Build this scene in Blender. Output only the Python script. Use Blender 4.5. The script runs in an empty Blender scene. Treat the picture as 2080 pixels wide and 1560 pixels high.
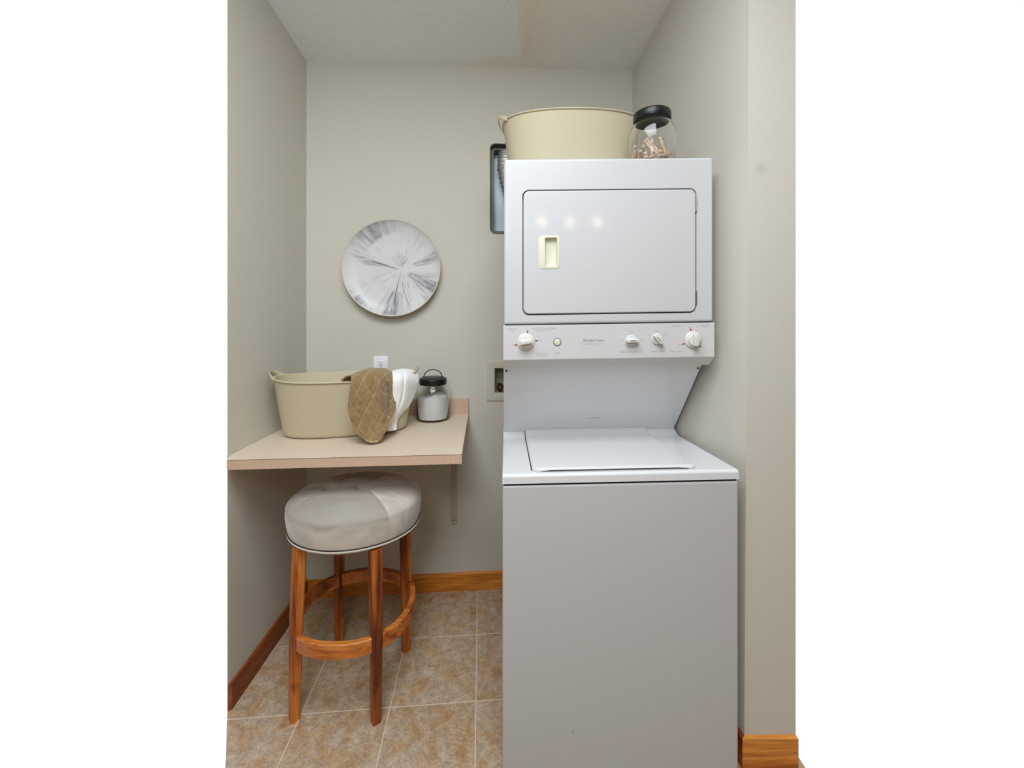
import bpy, bmesh, math, random
from mathutils import Vector, Matrix, noise

random.seed(4)
S = bpy.context.scene
C = S.collection
PI = math.pi

# ------------------------------------------------------------------ camera
# the lens is at the origin, 1.35 m up, looking level along +Y (shift lens, verticals kept upright)
F = 810.0            # focal length in pixels of a 2080 px wide frame
H = 1.35             # eye height
V0 = 645.0           # row of the horizon
cam_d = bpy.data.cameras.new('camera')
cam_d.sensor_fit = 'HORIZONTAL'
cam_d.sensor_width = 36.0
cam_d.lens = 36.0 * F / 2080.0
cam_d.shift_x = 0.0
cam_d.shift_y = (V0 - 780.0) / 2080.0
cam_d.clip_start = 0.02
cam_d.dof.use_dof = False
cam = bpy.data.objects.new('camera', cam_d)
cam.location = (0, 0, H)
cam.rotation_euler = (PI / 2, 0, 0)
C.objects.link(cam)
S.camera = cam

# ------------------------------------------------------------------ world, lamps, exposure
S.view_settings.view_transform = 'Standard'
S.view_settings.look = 'None'
S.view_settings.gamma = 1.0
S.view_settings.exposure = 0.0
S.view_settings.use_curve_mapping = False

w = bpy.data.worlds.new('World')
S.world = w
w.use_nodes = True
bg = w.node_tree.nodes['Background']
bg.inputs['Color'].default_value = (1.0, 1.03, 1.07, 1)
bg.inputs['Strength'].default_value = 1.0


def area(name, loc, target, sx, sy, power, col, spread=180):
    d = bpy.data.lights.new(name, 'AREA')
    d.shape = 'RECTANGLE'
    d.size = sx
    d.size_y = sy
    d.energy = power
    d.color = col
    d.spread = math.radians(spread)
    o = bpy.data.objects.new(name, d)
    o.location = loc
    o.rotation_euler = (Vector(target) - Vector(loc)).to_track_quat('-Z', 'Y').to_euler()
    C.objects.link(o)
    return o


# rectangular light panel on the hall ceiling, in front of the alcove
area('hall_ceiling_panel', (-0.15, 0.02, 2.735), (-0.15, 0.02, 0.0), 1.3, 1.2, 53, (0.91, 0.96, 1.0))
# added unseen fill light in the hall just behind the lens
d = bpy.data.lights.new('added_fill_light', 'POINT')
d.energy = 28
d.color = (0.93, 0.97, 1.0)
d.shadow_soft_size = 0.20
o = bpy.data.objects.new('added_fill_light', d)
o.location = (-0.25, -0.55, 2.10)
C.objects.link(o)
for k in range(3):     # three warm bulbs of the fitting across the hall, mirrored in the dryer door
    d = bpy.data.lights.new('bulb', 'POINT')
    d.energy = 1.5
    d.color = (1.0, 0.80, 0.55)
    d.shadow_soft_size = 0.032
    o = bpy.data.objects.new('bulb', d)
    o.location = (0.42 + 0.30 * k, -1.70, 2.38)
    C.objects.link(o)


# ------------------------------------------------------------------ helpers
def px(u, v, Y):
    """world point seen at photo pixel (u, v) at distance Y"""
    return Vector(((u - 1040.0) * Y / F, Y, H - (v - V0) * Y / F))


def srgb(r, g, b):
    def f(c):
        c /= 255.0
        return c / 12.92 if c <= 0.04045 else ((c + 0.055) / 1.055) ** 2.4
    return (f(r), f(g), f(b), 1.0)


def mat(name, col, rough=0.5, metal=0.0, bump=0.0, bscale=100.0, var=0.0, vscale=5.0, coat=0.0,
        spec=0.5, sheen=0.0, stretch=(1, 1, 1), trans=0.0, ior=1.45):
    m = bpy.data.materials.new(name)
    m.use_nodes = True
    nt = m.node_tree
    b = nt.nodes['Principled BSDF']
    b.inputs['Base Color'].default_value = col
    b.inputs['Roughness'].default_value = rough
    b.inputs['Metallic'].default_value = metal
    b.inputs['Coat Weight'].default_value = coat
    b.inputs['Coat Roughness'].default_value = 0.09
    b.inputs['Specular IOR Level'].default_value = spec
    b.inputs['Sheen Weight'].default_value = sheen
    b.inputs['Transmission Weight'].default_value = trans
    b.inputs['IOR'].default_value = ior
    tc = nt.nodes.new('ShaderNodeTexCoord')
    mp = nt.nodes.new('ShaderNodeMapping')
    mp.inputs['Scale'].default_value = stretch
    nt.links.new(tc.outputs['Object'], mp.inputs['Vector'])
    if var > 0:
        n = nt.nodes.new('ShaderNodeTexNoise')
        n.inputs['Scale'].default_value = vscale
        n.inputs['Detail'].default_value = 6
        nt.links.new(mp.outputs[0], n.inputs['Vector'])
        mx = nt.nodes.new('ShaderNodeMix')
        mx.data_type = 'RGBA'
        mx.inputs[6].default_value = tuple(c * (1 - var) for c in col[:3]) + (1,)
        mx.inputs[7].default_value = tuple(min(1, c * (1 + var)) for c in col[:3]) + (1,)
        nt.links.new(n.outputs['Fac'], mx.inputs[0])
        nt.links.new(mx.outputs[2], b.inputs['Base Color'])
    if bump > 0:
        n2 = nt.nodes.new('ShaderNodeTexNoise')
        n2.inputs['Scale'].default_value = bscale
        n2.inputs['Detail'].default_value = 4
        nt.links.new(mp.outputs[0], n2.inputs['Vector'])
        bp = nt.nodes.new('ShaderNodeBump')
        bp.inputs['Strength'].default_value = bump
        bp.inputs['Distance'].default_value = 0.002
        nt.links.new(n2.outputs['Fac'], bp.inputs['Height'])
        nt.links.new(bp.outputs[0], b.inputs['Normal'])
    return m


def N(nt, t, **kw):
    n = nt.nodes.new(t)
    for k, v in kw.items():
        if k.startswith('i_'):
            n.inputs[k[2:].replace('_', ' ')].default_value = v
        else:
            setattr(n, k, v)
    return n


def ramp(nt, src, stops):
    r = nt.nodes.new('ShaderNodeValToRGB')
    e = r.color_ramp.elements
    e[0].position, e[0].color = stops[0]
    e[1].position, e[1].color = stops[-1]
    for p, c in stops[1:-1]:
        x = e.new(p)
        x.color = c
    nt.links.new(src, r.inputs[0])
    return r.outputs[0]


def mixc(nt, fac, a, b, mode='MIX'):
    m = nt.nodes.new('ShaderNodeMix')
    m.data_type = 'RGBA'
    m.blend_type = mode
    for i, x in ((0, fac), (6, a), (7, b)):
        if hasattr(x, 'is_linked') or isinstance(x, bpy.types.NodeSocket):
            nt.links.new(x, m.inputs[i])
        else:
            m.inputs[i].default_value = x
    return m.outputs[2]


def mth(nt, op, a, b=0.0, c=0.0, clamp=False):
    m = nt.nodes.new('ShaderNodeMath')
    m.operation = op
    m.use_clamp = clamp
    for i, x in enumerate((a, b, c)):
        if isinstance(x, bpy.types.NodeSocket):
            nt.links.new(x, m.inputs[i])
        else:
            m.inputs[i].default_value = x
    return m.outputs[0]


def obj(name, bm, m, parent=None, smooth=40, loc=None, normals=True):
    if normals:
        bmesh.ops.recalc_face_normals(bm, faces=bm.faces[:])
    me = bpy.data.meshes.new(name)
    bm.to_mesh(me)
    bm.free()
    if smooth:
        for p in me.polygons:
            p.use_smooth = True
        me.set_sharp_from_angle(angle=math.radians(smooth))
    o = bpy.data.objects.new(name, me)
    C.objects.link(o)
    if m:
        me.materials.append(m)
    if parent:
        o.parent = parent
    if loc is not None:
        o.location = loc
    return o


def tag(o, label, cat, group=None):
    o['label'] = label
    o['category'] = cat
    if group:
        o['group'] = group
    return o


def struct(o):
    o['kind'] = 'structure'
    return o


def thing(name, label, cat, loc=(0, 0, 0), rotz=0, group=None):
    o = bpy.data.objects.new(name, None)
    o.empty_display_size = 0.05
    C.objects.link(o)
    o.location = loc
    o.rotation_euler = (0, 0, rotz)
    return tag(o, label, cat, group)


def box(bm, x0, x1, y0, y1, z0, z1, bev=0.0, seg=3):
    b2 = bmesh.new()
    bmesh.ops.create_cube(b2, size=1.0)
    for v in b2.verts:
        v.co = Vector((x0 + (v.co.x + .5) * (x1 - x0), y0 + (v.co.y + .5) * (y1 - y0), z0 + (v.co.z + .5) * (z1 - z0)))
    if bev > 0:
        bmesh.ops.bevel(b2, geom=b2.edges[:], offset=bev, segments=seg, profile=0.5, affect='EDGES')
    merge(bm, b2)


def merge(bm, b2, M=None):
    vm = {}
    for v in b2.verts:
        vm[v] = bm.verts.new(M @ v.co if M else v.co)
    for f in b2.faces:
        try:
            bm.faces.new([vm[v] for v in f.verts])
        except ValueError:
            pass
    b2.free()


def lathe(bm, prof, seg=48, M=None, close=True):
    b2 = bmesh.new()
    rings = []
    for r, z in prof:
        if r < 1e-6:
            rings.append([b2.verts.new((0, 0, z))])
        else:
            rings.append([b2.verts.new((r * math.cos(2 * PI * k / seg), r * math.sin(2 * PI * k / seg), z)) for k in range(seg)])
    for a, b in zip(rings, rings[1:]):
        for k in range(seg):
            q = (k + 1) % seg
            if len(a) == 1 and len(b) == 1:
                continue
            if len(a) == 1:
                b2.faces.new((a[0], b[q], b[k]))
            elif len(b) == 1:
                b2.faces.new((a[k], a[q], b[0]))
            else:
                b2.faces.new((a[k], a[q], b[q], b[k]))
    merge(bm, b2, M)


def tube(bm, pts, r, seg=10, flat=None, closed=False, up=Vector((0, 0, 1))):
    """sweep a circle (or a flat ellipse r x flat) along pts"""
    b2 = bmesh.new()
    pts = [Vector(p) for p in pts]
    n = len(pts)
    rings = []
    for i, p in enumerate(pts):
        if closed:
            t = pts[(i + 1) % n] - pts[i - 1]
        else:
            t = pts[min(i + 1, n - 1)] - pts[max(i - 1, 0)]
        t.normalize()
        a = t.cross(up)
        if a.length < 1e-4:
            a = t.cross(Vector((1, 0, 0)))
        a.normalize()
        b = a.cross(t).normalized()
        r2 = flat if flat else r
        rings.append([b2.verts.new(p + a * (r * math.cos(2 * PI * k / seg)) + b * (r2 * math.sin(2 * PI * k / seg))) for k in range(seg)])
    m = n if closed else n - 1
    for i in range(m):
        A, B = rings[i], rings[(i + 1) % n]
        for k in range(seg):
            b2.faces.new((A[k], A[(k + 1) % seg], B[(k + 1) % seg], B[k]))
    if not closed:
        b2.faces.new(rings[0][::-1])
        b2.faces.new(rings[-1])
    merge(bm, b2)


def rrect(x0, x1, z0, z1, r, n=6):
    pts = []
    for cx, cz, a0 in ((x1 - r, z1 - r, 0), (x0 + r, z1 - r, 90), (x0 + r, z0 + r, 180), (x1 - r, z0 + r, 270)):
        for k in range(n + 1):
            a = math.radians(a0 + 90 * k / n)
            pts.append((cx + r * math.cos(a), cz + r * math.sin(a)))
    return pts


def plate(bm, outer, holes, y0, y1, bev=0.0):
    """2-D outline in x,z (with holes) extruded from y0 (front) to y1"""
    b2 = bmesh.new()
    ed = []
    for loop in [outer] + holes:
        vs = [b2.verts.new((p[0], y0, p[1])) for p in loop]
        ed += [b2.edges.new((vs[i], vs[(i + 1) % len(vs)])) for i in range(len(vs))]
    if holes:
        bmesh.ops.triangle_fill(b2, edges=ed, use_beauty=True)
    else:
        b2.faces.new(b2.verts[:])
    front = b2.faces[:]
    rim_edges = ed[:]
    r = bmesh.ops.extrude_face_region(b2, geom=front)
    for g in r['geom']:
        if isinstance(g, bmesh.types.BMVert):
            g.co.y = y1
    # extrude keeps the original faces as the front
    if bev > 0:
        b2.edges.ensure_lookup_table()
        es = [e for e in b2.edges if e.is_valid and abs(e.verts[0].co.y - y0) < 1e-7 and abs(e.verts[1].co.y - y0) < 1e-7
              and len(e.link_faces) == 2 and any(abs(f.normal.y) < .5 for f in e.link_faces if f.normal.length or not f.normal_update())]
        bmesh.ops.recalc_face_normals(b2, faces=b2.faces[:])
        es = [e for e in b2.edges if abs(e.verts[0].co.y - y0) < 1e-7 and abs(e.verts[1].co.y - y0) < 1e-7
              and len(e.link_faces) == 2 and e.calc_face_angle(0) > 1.0]
        bmesh.ops.bevel(b2, geom=es, offset=bev, segments=3, profile=0.5, affect='EDGES')
    merge(bm, b2)


def prism_yz(bm, prof, x0, x1):
    b2 = bmesh.new()
    A = [b2.verts.new((x0, p[0], p[1])) for p in prof]
    B = [b2.verts.new((x1, p[0], p[1])) for p in prof]
    b2.faces.new(A)
    b2.faces.new(B[::-1])
    n = len(prof)
    for i in range(n):
        b2.faces.new((A[i], B[i], B[(i + 1) % n], A[(i + 1) % n]))
    merge(bm, b2)


def prism_xy(bm, poly, z0, z1):
    b2 = bmesh.new()
    zz = z0 if isinstance(z0, (list, tuple)) else [z0] * len(poly)
    z2 = z1 if isinstance(z1, (list, tuple)) else [z1] * len(poly)
    A = [b2.verts.new((p[0], p[1], z)) for p, z in zip(poly, zz)]
    B = [b2.verts.new((p[0], p[1], z)) for p, z in zip(poly, z2)]
    b2.faces.new(A)
    b2.faces.new(B[::-1])
    n = len(poly)
    for i in range(n):
        b2.faces.new((A[i], B[i], B[(i + 1) % n], A[(i + 1) % n]))
    merge(bm, b2)


def boolean(bm, cutters):
    """bm minus each cutter bmesh; returns a new bmesh"""
    bmesh.ops.recalc_face_normals(bm, faces=bm.faces[:])
    me = bpy.data.meshes.new('t')
    bm.to_mesh(me)
    bm.free()
    o = bpy.data.objects.new('t', me)
    C.objects.link(o)
    tmp = []
    for c in cutters:
        bmesh.ops.recalc_face_normals(c, faces=c.faces[:])
        cm = bpy.data.meshes.new('c')
        c.to_mesh(cm)
        c.free()
        co = bpy.data.objects.new('c', cm)
        C.objects.link(co)
        tmp.append(co)
        md = o.modifiers.new('b', 'BOOLEAN')
        md.object = co
        md.operation = 'DIFFERENCE'
        md.solver = 'EXACT'
    dg = bpy.context.evaluated_depsgraph_get()
    dg.update()
    ev = o.evaluated_get(dg)
    m2 = bpy.data.meshes.new_from_object(ev)
    out = bmesh.new()
    out.from_mesh(m2)
    for q in [o] + tmp:
        d = q.data
        bpy.data.objects.remove(q)
        bpy.data.meshes.remove(d)
    bpy.data.meshes.remove(m2)
    return out


def catmull(P, t):
    n = len(P) - 1
    x = min(max(t * n, 0), n - 1e-6)
    i = int(x)
    f = x - i
    p0, p1, p2, p3 = P[max(i - 1, 0)], P[i], P[i + 1], P[min(i + 2, n)]
    return 0.5 * ((2 * p1) + (p2 - p0) * f + (2 * p0 - 5 * p1 + 4 * p2 - p3) * f * f + (3 * p1 - p0 - 3 * p2 + p3) * f ** 3)


def text_bm(s, size, bold=False):
    cu = bpy.data.curves.new('t', 'FONT')
    cu.body = s
    cu.size = size
    cu.align_x = 'CENTER'
    cu.align_y = 'CENTER'
    cu.extrude = 0.0002
    cu.resolution_u = 3
    if bold:
        cu.offset = size * 0.025
    o = bpy.data.objects.new('t', cu)
    C.objects.link(o)
    dg = bpy.context.evaluated_depsgraph_get()
    dg.update()
    me = bpy.data.meshes.new_from_object(o.evaluated_get(dg))
    b = bmesh.new()
    b.from_mesh(me)
    bpy.data.objects.remove(o)
    bpy.data.meshes.remove(me)
    bpy.data.curves.remove(cu)
    return b


# ------------------------------------------------------------------ materials
def paint_wall():
    m = mat('wall_paint', srgb(210, 206, 195), rough=0.7, bump=0.16, bscale=160, spec=0.3)
    return m


M_wall = paint_wall()


def ceiling_mat():
    m = mat('popcorn_ceiling', (0.6, 0.6, 0.6, 1), rough=0.9, spec=0.2)
    nt = m.node_tree
    b = nt.nodes['Principled BSDF']
    tc = N(nt, 'ShaderNodeTexCoord')
    sep = N(nt, 'ShaderNodeSeparateXYZ')
    nt.links.new(tc.outputs['Object'], sep.inputs[0])
    # repaired square of newer texture on the left, bounded by a slightly crooked line
    n0 = N(nt, 'ShaderNodeTexNoise', i_Scale=14.0, i_Detail=5.0)
    nt.links.new(tc.outputs['Object'], n0.inputs['Vector'])
    wob = mth(nt, 'MULTIPLY', mth(nt, 'SUBTRACT', n0.outputs['Fac'], 0.5), 0.018)
    xx = mth(nt, 'ADD', sep.outputs['X'], wob)
    yy = mth(nt, 'ADD', sep.outputs['Y'], wob)
    lx = mth(nt, 'LESS_THAN', mth(nt, 'SUBTRACT', xx, mth(nt, 'MULTIPLY', sep.outputs['Y'], 0.113)), -0.170)
    ly = mth(nt, 'LESS_THAN', mth(nt, 'SUBTRACT', yy, mth(nt, 'MULTIPLY', mth(nt, 'MAXIMUM', mth(nt, 'SUBTRACT', -0.10, sep.outputs['X']), 0.0), 0.35)), 1.93)
    patch = mth(nt, 'MULTIPLY', lx, ly)
    base = mixc(nt, patch, srgb(246, 245, 240), srgb(243, 248, 250))
    # tan water stains beside the patch
    n1 = N(nt, 'ShaderNodeTexNoise', i_Scale=6.0, i_Detail=7.0)
    nt.links.new(tc.outputs['Object'], n1.inputs['Vector'])
    dx = mth(nt, 'ABSOLUTE', mth(nt, 'SUBTRACT', xx, 0.075))
    near = mth(nt, 'SUBTRACT', 1.0, mth(nt, 'MULTIPLY', dx, 9.0), clamp=True)
    dx2 = mth(nt, 'ABSOLUTE', mth(nt, 'SUBTRACT', yy, 1.945))
    near2 = mth(nt, 'SUBTRACT', 1.0, mth(nt, 'MULTIPLY', dx2, 16.0), clamp=True)
    near2 = mth(nt, 'MULTIPLY', near2, mth(nt, 'SUBTRACT', 1.0, mth(nt, 'MULTIPLY', mth(nt, 'ABSOLUTE', mth(nt, 'ADD', xx, 0.08)), 4.0), clamp=True))
    st = mth(nt, 'MULTIPLY', mth(nt, 'MAXIMUM', near, near2), mth(nt, 'MULTIPLY', n1.outputs['Fac'], 1.2), clamp=True)
    st = mth(nt, 'MULTIPLY', st, mth(nt, 'SUBTRACT', 1.0, patch))
    st2 = mth(nt, 'MULTIPLY', st, 0.45)
    col = mixc(nt, st2, base, srgb(226, 206, 176))
    nt.links.new(col, b.inputs['Base Color'])
    n2 = N(nt, 'ShaderNodeTexNoise', i_Scale=95.0, i_Detail=5.0)
    nt.links.new(tc.outputs['Object'], n2.inputs['Vector'])
    v = N(nt, 'ShaderNodeTexVoronoi', i_Scale=130.0)
    nt.links.new(tc.outputs['Object'], v.inputs['Vector'])
    h = mth(nt, 'ADD', n2.outputs['Fac'], mth(nt, 'MULTIPLY', v.outputs['Distance'], 0.5))
    bp = N(nt, 'ShaderNodeBump', i_Strength=0.6, i_Distance=0.004)
    nt.links.new(h, bp.inputs['Height'])
    nt.links.new(bp.outputs[0], b.inputs['Normal'])
    return m


def tile_mat():
    m = mat('ceramic_tile', (0.5, 0.5, 0.5, 1), rough=0.5, spec=0.35)
    nt = m.node_tree
    b = nt.nodes['Principled BSDF']
    tc = N(nt, 'ShaderNodeTexCoord')
    br = N(nt, 'ShaderNodeTexBrick', offset=0.0, squash=1.0, i_Scale=1.0, i_Mortar_Size=0.0024, i_Mortar_Smooth=0.35,
           i_Bias=0.0, i_Brick_Width=0.296, i_Row_Height=0.296)
    nt.links.new(tc.outputs['Object'], br.inputs['Vector'])
    n1 = N(nt, 'ShaderNodeTexNoise', i_Scale=13.0, i_Detail=8.0, i_Roughness=0.68, i_Distortion=0.3)
    n2 = N(nt, 'ShaderNodeTexNoise', i_Scale=120.0, i_Detail=4.0, i_Roughness=0.7)
    n3 = N(nt, 'ShaderNodeTexNoise', i_Scale=34.0, i_Detail=6.0, i_Roughness=0.7)
    for n in (n1, n2, n3):
        nt.links.new(tc.outputs['Object'], n.inputs['Vector'])
    c1 = ramp(nt, n1.outputs['Fac'], [(0.34, srgb(190, 150, 108)), (0.45, srgb(204, 174, 138)), (0.54, srgb(202, 182, 158)), (0.68, srgb(218, 202, 180))])
    c3 = ramp(nt, n3.outputs['Fac'], [(0.32, srgb(168, 150, 134)), (0.62, srgb(255, 255, 255))])
    c = mixc(nt, 0.55, c1, c3, 'MULTIPLY')
    c2 = ramp(nt, n2.outputs['Fac'], [(0.36, srgb(140, 122, 105)), (0.56, srgb(255, 255, 255))])
    c = mixc(nt, 0.35, c, c2, 'MULTIPLY')
    c = mixc(nt, br.outputs['Fac'], c, srgb(216, 202, 182))
    nt.links.new(c, b.inputs['Base Color'])
    bp = N(nt, 'ShaderNodeBump', i_Strength=0.35, i_Distance=0.002)
    hh = mth(nt, 'SUBTRACT', mth(nt, 'MULTIPLY', n3.outputs['Fac'], 0.25), br.outputs['Fac'])
    nt.links.new(hh, bp.inputs['Height'])
    nt.links.new(bp.outputs[0], b.inputs['Normal'])
    return m


def wood_mat(name, light, mid, dark, axis='Z', rough=0.4, scale=14.0, knots=False, seed=0.0):
    m = mat(name, mid, rough=rough, spec=0.4)
    nt = m.node_tree
    b = nt.nodes['Principled BSDF']
    tc = N(nt, 'ShaderNodeTexCoord')
    mp = N(nt, 'ShaderNodeMapping')
    st = {'X': (0.12, 1.6, 1.6), 'Y': (1.6, 0.12, 1.6), 'Z': (1.6, 1.6, 0.12)}[axis]
    mp.inputs['Scale'].default_value = st
    mp.inputs['Location'].default_value = (seed, seed * 1.3, seed * .7)
    nt.links.new(tc.outputs['Object'], mp.inputs['Vector'])
    n1 = N(nt, 'ShaderNodeTexNoise', i_Scale=scale, i_Detail=5.0, i_Distortion=0.6)
    n2 = N(nt, 'ShaderNodeTexNoise', i_Scale=scale * 7, i_Detail=4.0)
    for n in (n1, n2):
        nt.links.new(mp.outputs[0], n.inputs['Vector'])
    c1 = ramp(nt, n1.outputs['Fac'], [(0.30, dark), (0.47, mid), (0.66, light)])
    c2 = ramp(nt, n2.outputs['Fac'], [(0.35, srgb(150, 110, 80)), (0.6, srgb(255, 255, 255))])
    c = mixc(nt, 0.5, c1, c2, 'MULTIPLY')
    if knots:
        n4 = N(nt, 'ShaderNodeTexNoise', i_Scale=9.0, i_Detail=2.0)
        mp2 = N(nt, 'ShaderNodeMapping')
        mp2.inputs['Scale'].default_value = (1, 1, 0.8)
        mp2.inputs['Location'].default_value = (seed * 3, 0, seed)
        nt.links.new(tc.outputs['Object'], mp2.inputs['Vector'])
        nt.links.new(mp2.outputs[0], n4.inputs['Vector'])
        k = ramp(nt, n4.outputs['Fac'], [(0.60, (0, 0, 0, 1)), (0.74, (1, 1, 1, 1))])
        c = mixc(nt, k, c, dark)
    nt.links.new(c, b.inputs['Base Color'])
    bp = N(nt, 'ShaderNodeBump', i_Strength=0.25, i_Distance=0.001)
    nt.links.new(n2.outputs['Fac'], bp.inputs['Height'])
    nt.links.new(bp.outputs[0], b.inputs['Normal'])
    return m


def speckle_mat(name, base, dark, light, amt=0.5):
    m = mat(name, base, rough=0.45, spec=0.35)
    nt = m.node_tree
    b = nt.nodes['Principled BSDF']
    tc = N(nt, 'ShaderNodeTexCoord')
    n1 = N(nt, 'ShaderNodeTexNoise', i_Scale=480.0, i_Detail=2.0)
    n2 = N(nt, 'ShaderNodeTexNoise', i_Scale=560.0, i_Detail=1.0)
    mp = N(nt, 'ShaderNodeMapping')
    mp.inputs['Location'].default_value = (3, 5, 7)
    nt.links.new(tc.outputs['Object'], n1.inputs['Vector'])
    nt.links.new(tc.outputs['Object'], mp.inputs['Vector'])
    nt.links.new(mp.outputs[0], n2.inputs['Vector'])
    k1 = ramp(nt, n1.outputs['Fac'], [(0.34, (1, 1, 1, 1)), (0.44, (0, 0, 0, 1))])
    k2 = ramp(nt, n2.outputs['Fac'], [(0.56, (0, 0, 0, 1)), (0.66, (1, 1, 1, 1))])
    f1 = mth(nt, 'MULTIPLY', k1, amt)
    c = mixc(nt, f1, base, dark)
    f2 = mth(nt, 'MULTIPLY', k2, amt)
    c = mixc(nt, f2, c, light)
    nt.links.new(c, b.inputs['Base Color'])
    return m


M_ceil = ceiling_mat()
M_tile = tile_mat()
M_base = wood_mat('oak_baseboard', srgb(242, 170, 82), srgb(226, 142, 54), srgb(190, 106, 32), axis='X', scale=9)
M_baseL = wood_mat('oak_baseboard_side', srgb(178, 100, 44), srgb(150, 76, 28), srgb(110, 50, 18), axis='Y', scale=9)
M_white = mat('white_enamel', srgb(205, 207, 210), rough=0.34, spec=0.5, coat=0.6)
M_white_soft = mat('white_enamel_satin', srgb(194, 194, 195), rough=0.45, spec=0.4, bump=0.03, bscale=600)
M_top = mat('fill_lit_white_enamel', srgb(225, 227, 230), rough=0.3, spec=0.5, coat=0.4)  # lighter copy of the enamel, fill light put into its colour
M_panel = mat('white_panel_plastic', srgb(209, 209, 210), rough=0.45, spec=0.4)
M_cream = mat('cream_plastic', srgb(222, 220, 200), rough=0.4)
M_knob = mat('white_knob_plastic', srgb(222, 222, 216), rough=0.35)
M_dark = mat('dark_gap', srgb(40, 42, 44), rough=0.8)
M_red = mat('red_print', srgb(165, 25, 60), rough=0.5)
M_grey = mat('grey_print', srgb(120, 122, 124), rough=0.6)
M_grey2 = mat('pale_grey_print', srgb(178, 180, 182), rough=0.6)
M_steel = mat('steel', srgb(170, 172, 172), rough=0.3, metal=1.0)
M_steel_dull = mat('dull_steel', srgb(110, 112, 108), rough=0.5, metal=0.8)
M_black = mat('black_lid_plastic', srgb(22, 23, 25), rough=0.35)
M_tub = mat('sage_cream_tub_plastic', srgb(206, 196, 168), rough=0.5, spec=0.35, bump=0.04, bscale=300)
M_glass = mat('clear_glass', (1, 1, 1, 1), rough=0.0, trans=1.0, ior=1.35)
M_pin = wood_mat('peg_wood', srgb(252, 236, 214), srgb(248, 226, 200), srgb(232, 198, 164), axis='Z', rough=0.6, scale=30)
M_outlet = mat('white_outlet_plastic', srgb(240, 241, 245), rough=0.35)
M_boxpl = mat('painted_box_plastic', srgb(205, 200, 182), rough=0.6)
M_brass = mat('brass', srgb(170, 120, 80), rough=0.3, metal=1.0)
M_bracket = mat('white_painted_steel', srgb(196, 182, 158), rough=0.5)
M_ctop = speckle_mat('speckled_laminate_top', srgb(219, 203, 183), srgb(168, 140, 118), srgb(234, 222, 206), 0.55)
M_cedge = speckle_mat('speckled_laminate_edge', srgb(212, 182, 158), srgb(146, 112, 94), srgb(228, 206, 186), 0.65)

# ------------------------------------------------------------------ the room
A_W = math.atan(0.077)                   # the back wall turns slightly away on the right
YA = 2.001                               # back wall: Y = YA + .077 X


def yback(X):
    return YA + 0.077 * X


BL = Vector((-0.992, yback(-0.992)))
BR = Vector((0.6184, yback(0.6184)))
LF = Vector((-0.9754, 1.367))            # front end of the left wall
ex = Vector((math.cos(A_W), math.sin(A_W)))      # along the back wall
ey = Vector((-math.sin(A_W), math.cos(A_W)))     # into the wall


def W(x, y):
    """back-wall frame (x along the wall from the lens axis, y out of the room) -> world xy"""
    p = Vector((0, YA)) + ex * x + ey * y
    return p.x, p.y


# floor, in the frame of its tiles
tile_o = Vector((-0.1271, 1.4028))
fl = thing('t', '', '')
bpy.data.objects.remove(fl)
bm = bmesh.new()
poly = [(-1.04, 1.99), (-1.0, 1.42), (-0.9754, 1.367), (-0.8527, 1.186), (-2.6, 1.10), (-2.6, -2.4), (2.6, -2.4), (2.6, 1.10), (0.88, 1.178),
        (0.88, 1.30), (0.74, 2.12)]
cA, sA = math.cos(-A_W), math.sin(-A_W)
loc = []
for p in poly:
    d = Vector(p) - tile_o
    loc.append((d.x * cA - d.y * sA, d.x * sA + d.y * cA))
prism_xy(bm, loc, -0.04, 0.0)
o = struct(obj('floor', bm, M_tile, smooth=0))
o.location = (tile_o.x, tile_o.y, 0)
o.rotation_euler = (0, 0, A_W)

# back wall with two openings (vent recess, washer supply box)
VX0, VX1, VZ0, VZ1 = -0.1115, 0.10, 1.768, 2.222
SX0, SX1, SZ0, SZ1 = -0.0885, 0.07, 0.972, 1.098
bm = bmesh.new()
plate(bm, [(-1.02, -0.02), (0.66, -0.02), (0.66, 2.78), (-1.02, 2.78)],
      [rrect(VX0, VX1, VZ0, VZ1, 0.028)[::-1], rrect(SX0, SX1, SZ0, SZ1, 0.004, 2)[::-1]], 0.0, 0.11)
o = struct(obj('wall_back', bm, M_wall, smooth=0))
o.location = (0, YA, 0)
o.rotation_euler = (0, 0, A_W)

# left wall (mitred at its free front end)
bm = bmesh.new()
prism_xy(bm, [(LF.x, LF.y), (BL.x, BL.y), (BL.x - .004, BL.y + .12), (BL.x - .12, BL.y + .12), (LF.x - .10, LF.y + .16)], -0.02, 2.78)
struct(obj('wall_left', bm, M_wall, smooth=0))

# right wall: recess side and the face towards the room; its corner leans very slightly
cb, ct = Vector((0.7005, 1.2034)), Vector((0.7175, 1.2034))


M_wall2 = mat('wall_paint_scuffed', srgb(210, 206, 195), rough=0.7, bump=0.25, bscale=160, spec=0.3)
nt = M_wall2.node_tree
tc = N(nt, 'ShaderNodeTexCoord')
ns = N(nt, 'ShaderNodeTexNoise', i_Scale=18.0, i_Detail=4.0)
nt.links.new(tc.outputs['Object'], ns.inputs['Vector'])
vd = N(nt, 'ShaderNodeVectorMath', operation='DISTANCE')
vd.inputs[1].default_value = (0.752, 1.2034, 1.802)
nt.links.new(tc.outputs['Object'], vd.inputs[0])
f = mth(nt, 'SUBTRACT', 1.0, mth(nt, 'DIVIDE', vd.outputs['Value'], 0.026), clamp=True)
f = mth(nt, 'MULTIPLY', f, mth(nt, 'MULTIPLY', ns.outputs['Fac'], 0.5))
nt.links.new(mixc(nt, f, srgb(210, 206, 195), srgb(120, 116, 108)), nt.nodes['Principled BSDF'].inputs['Base Color'])


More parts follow.
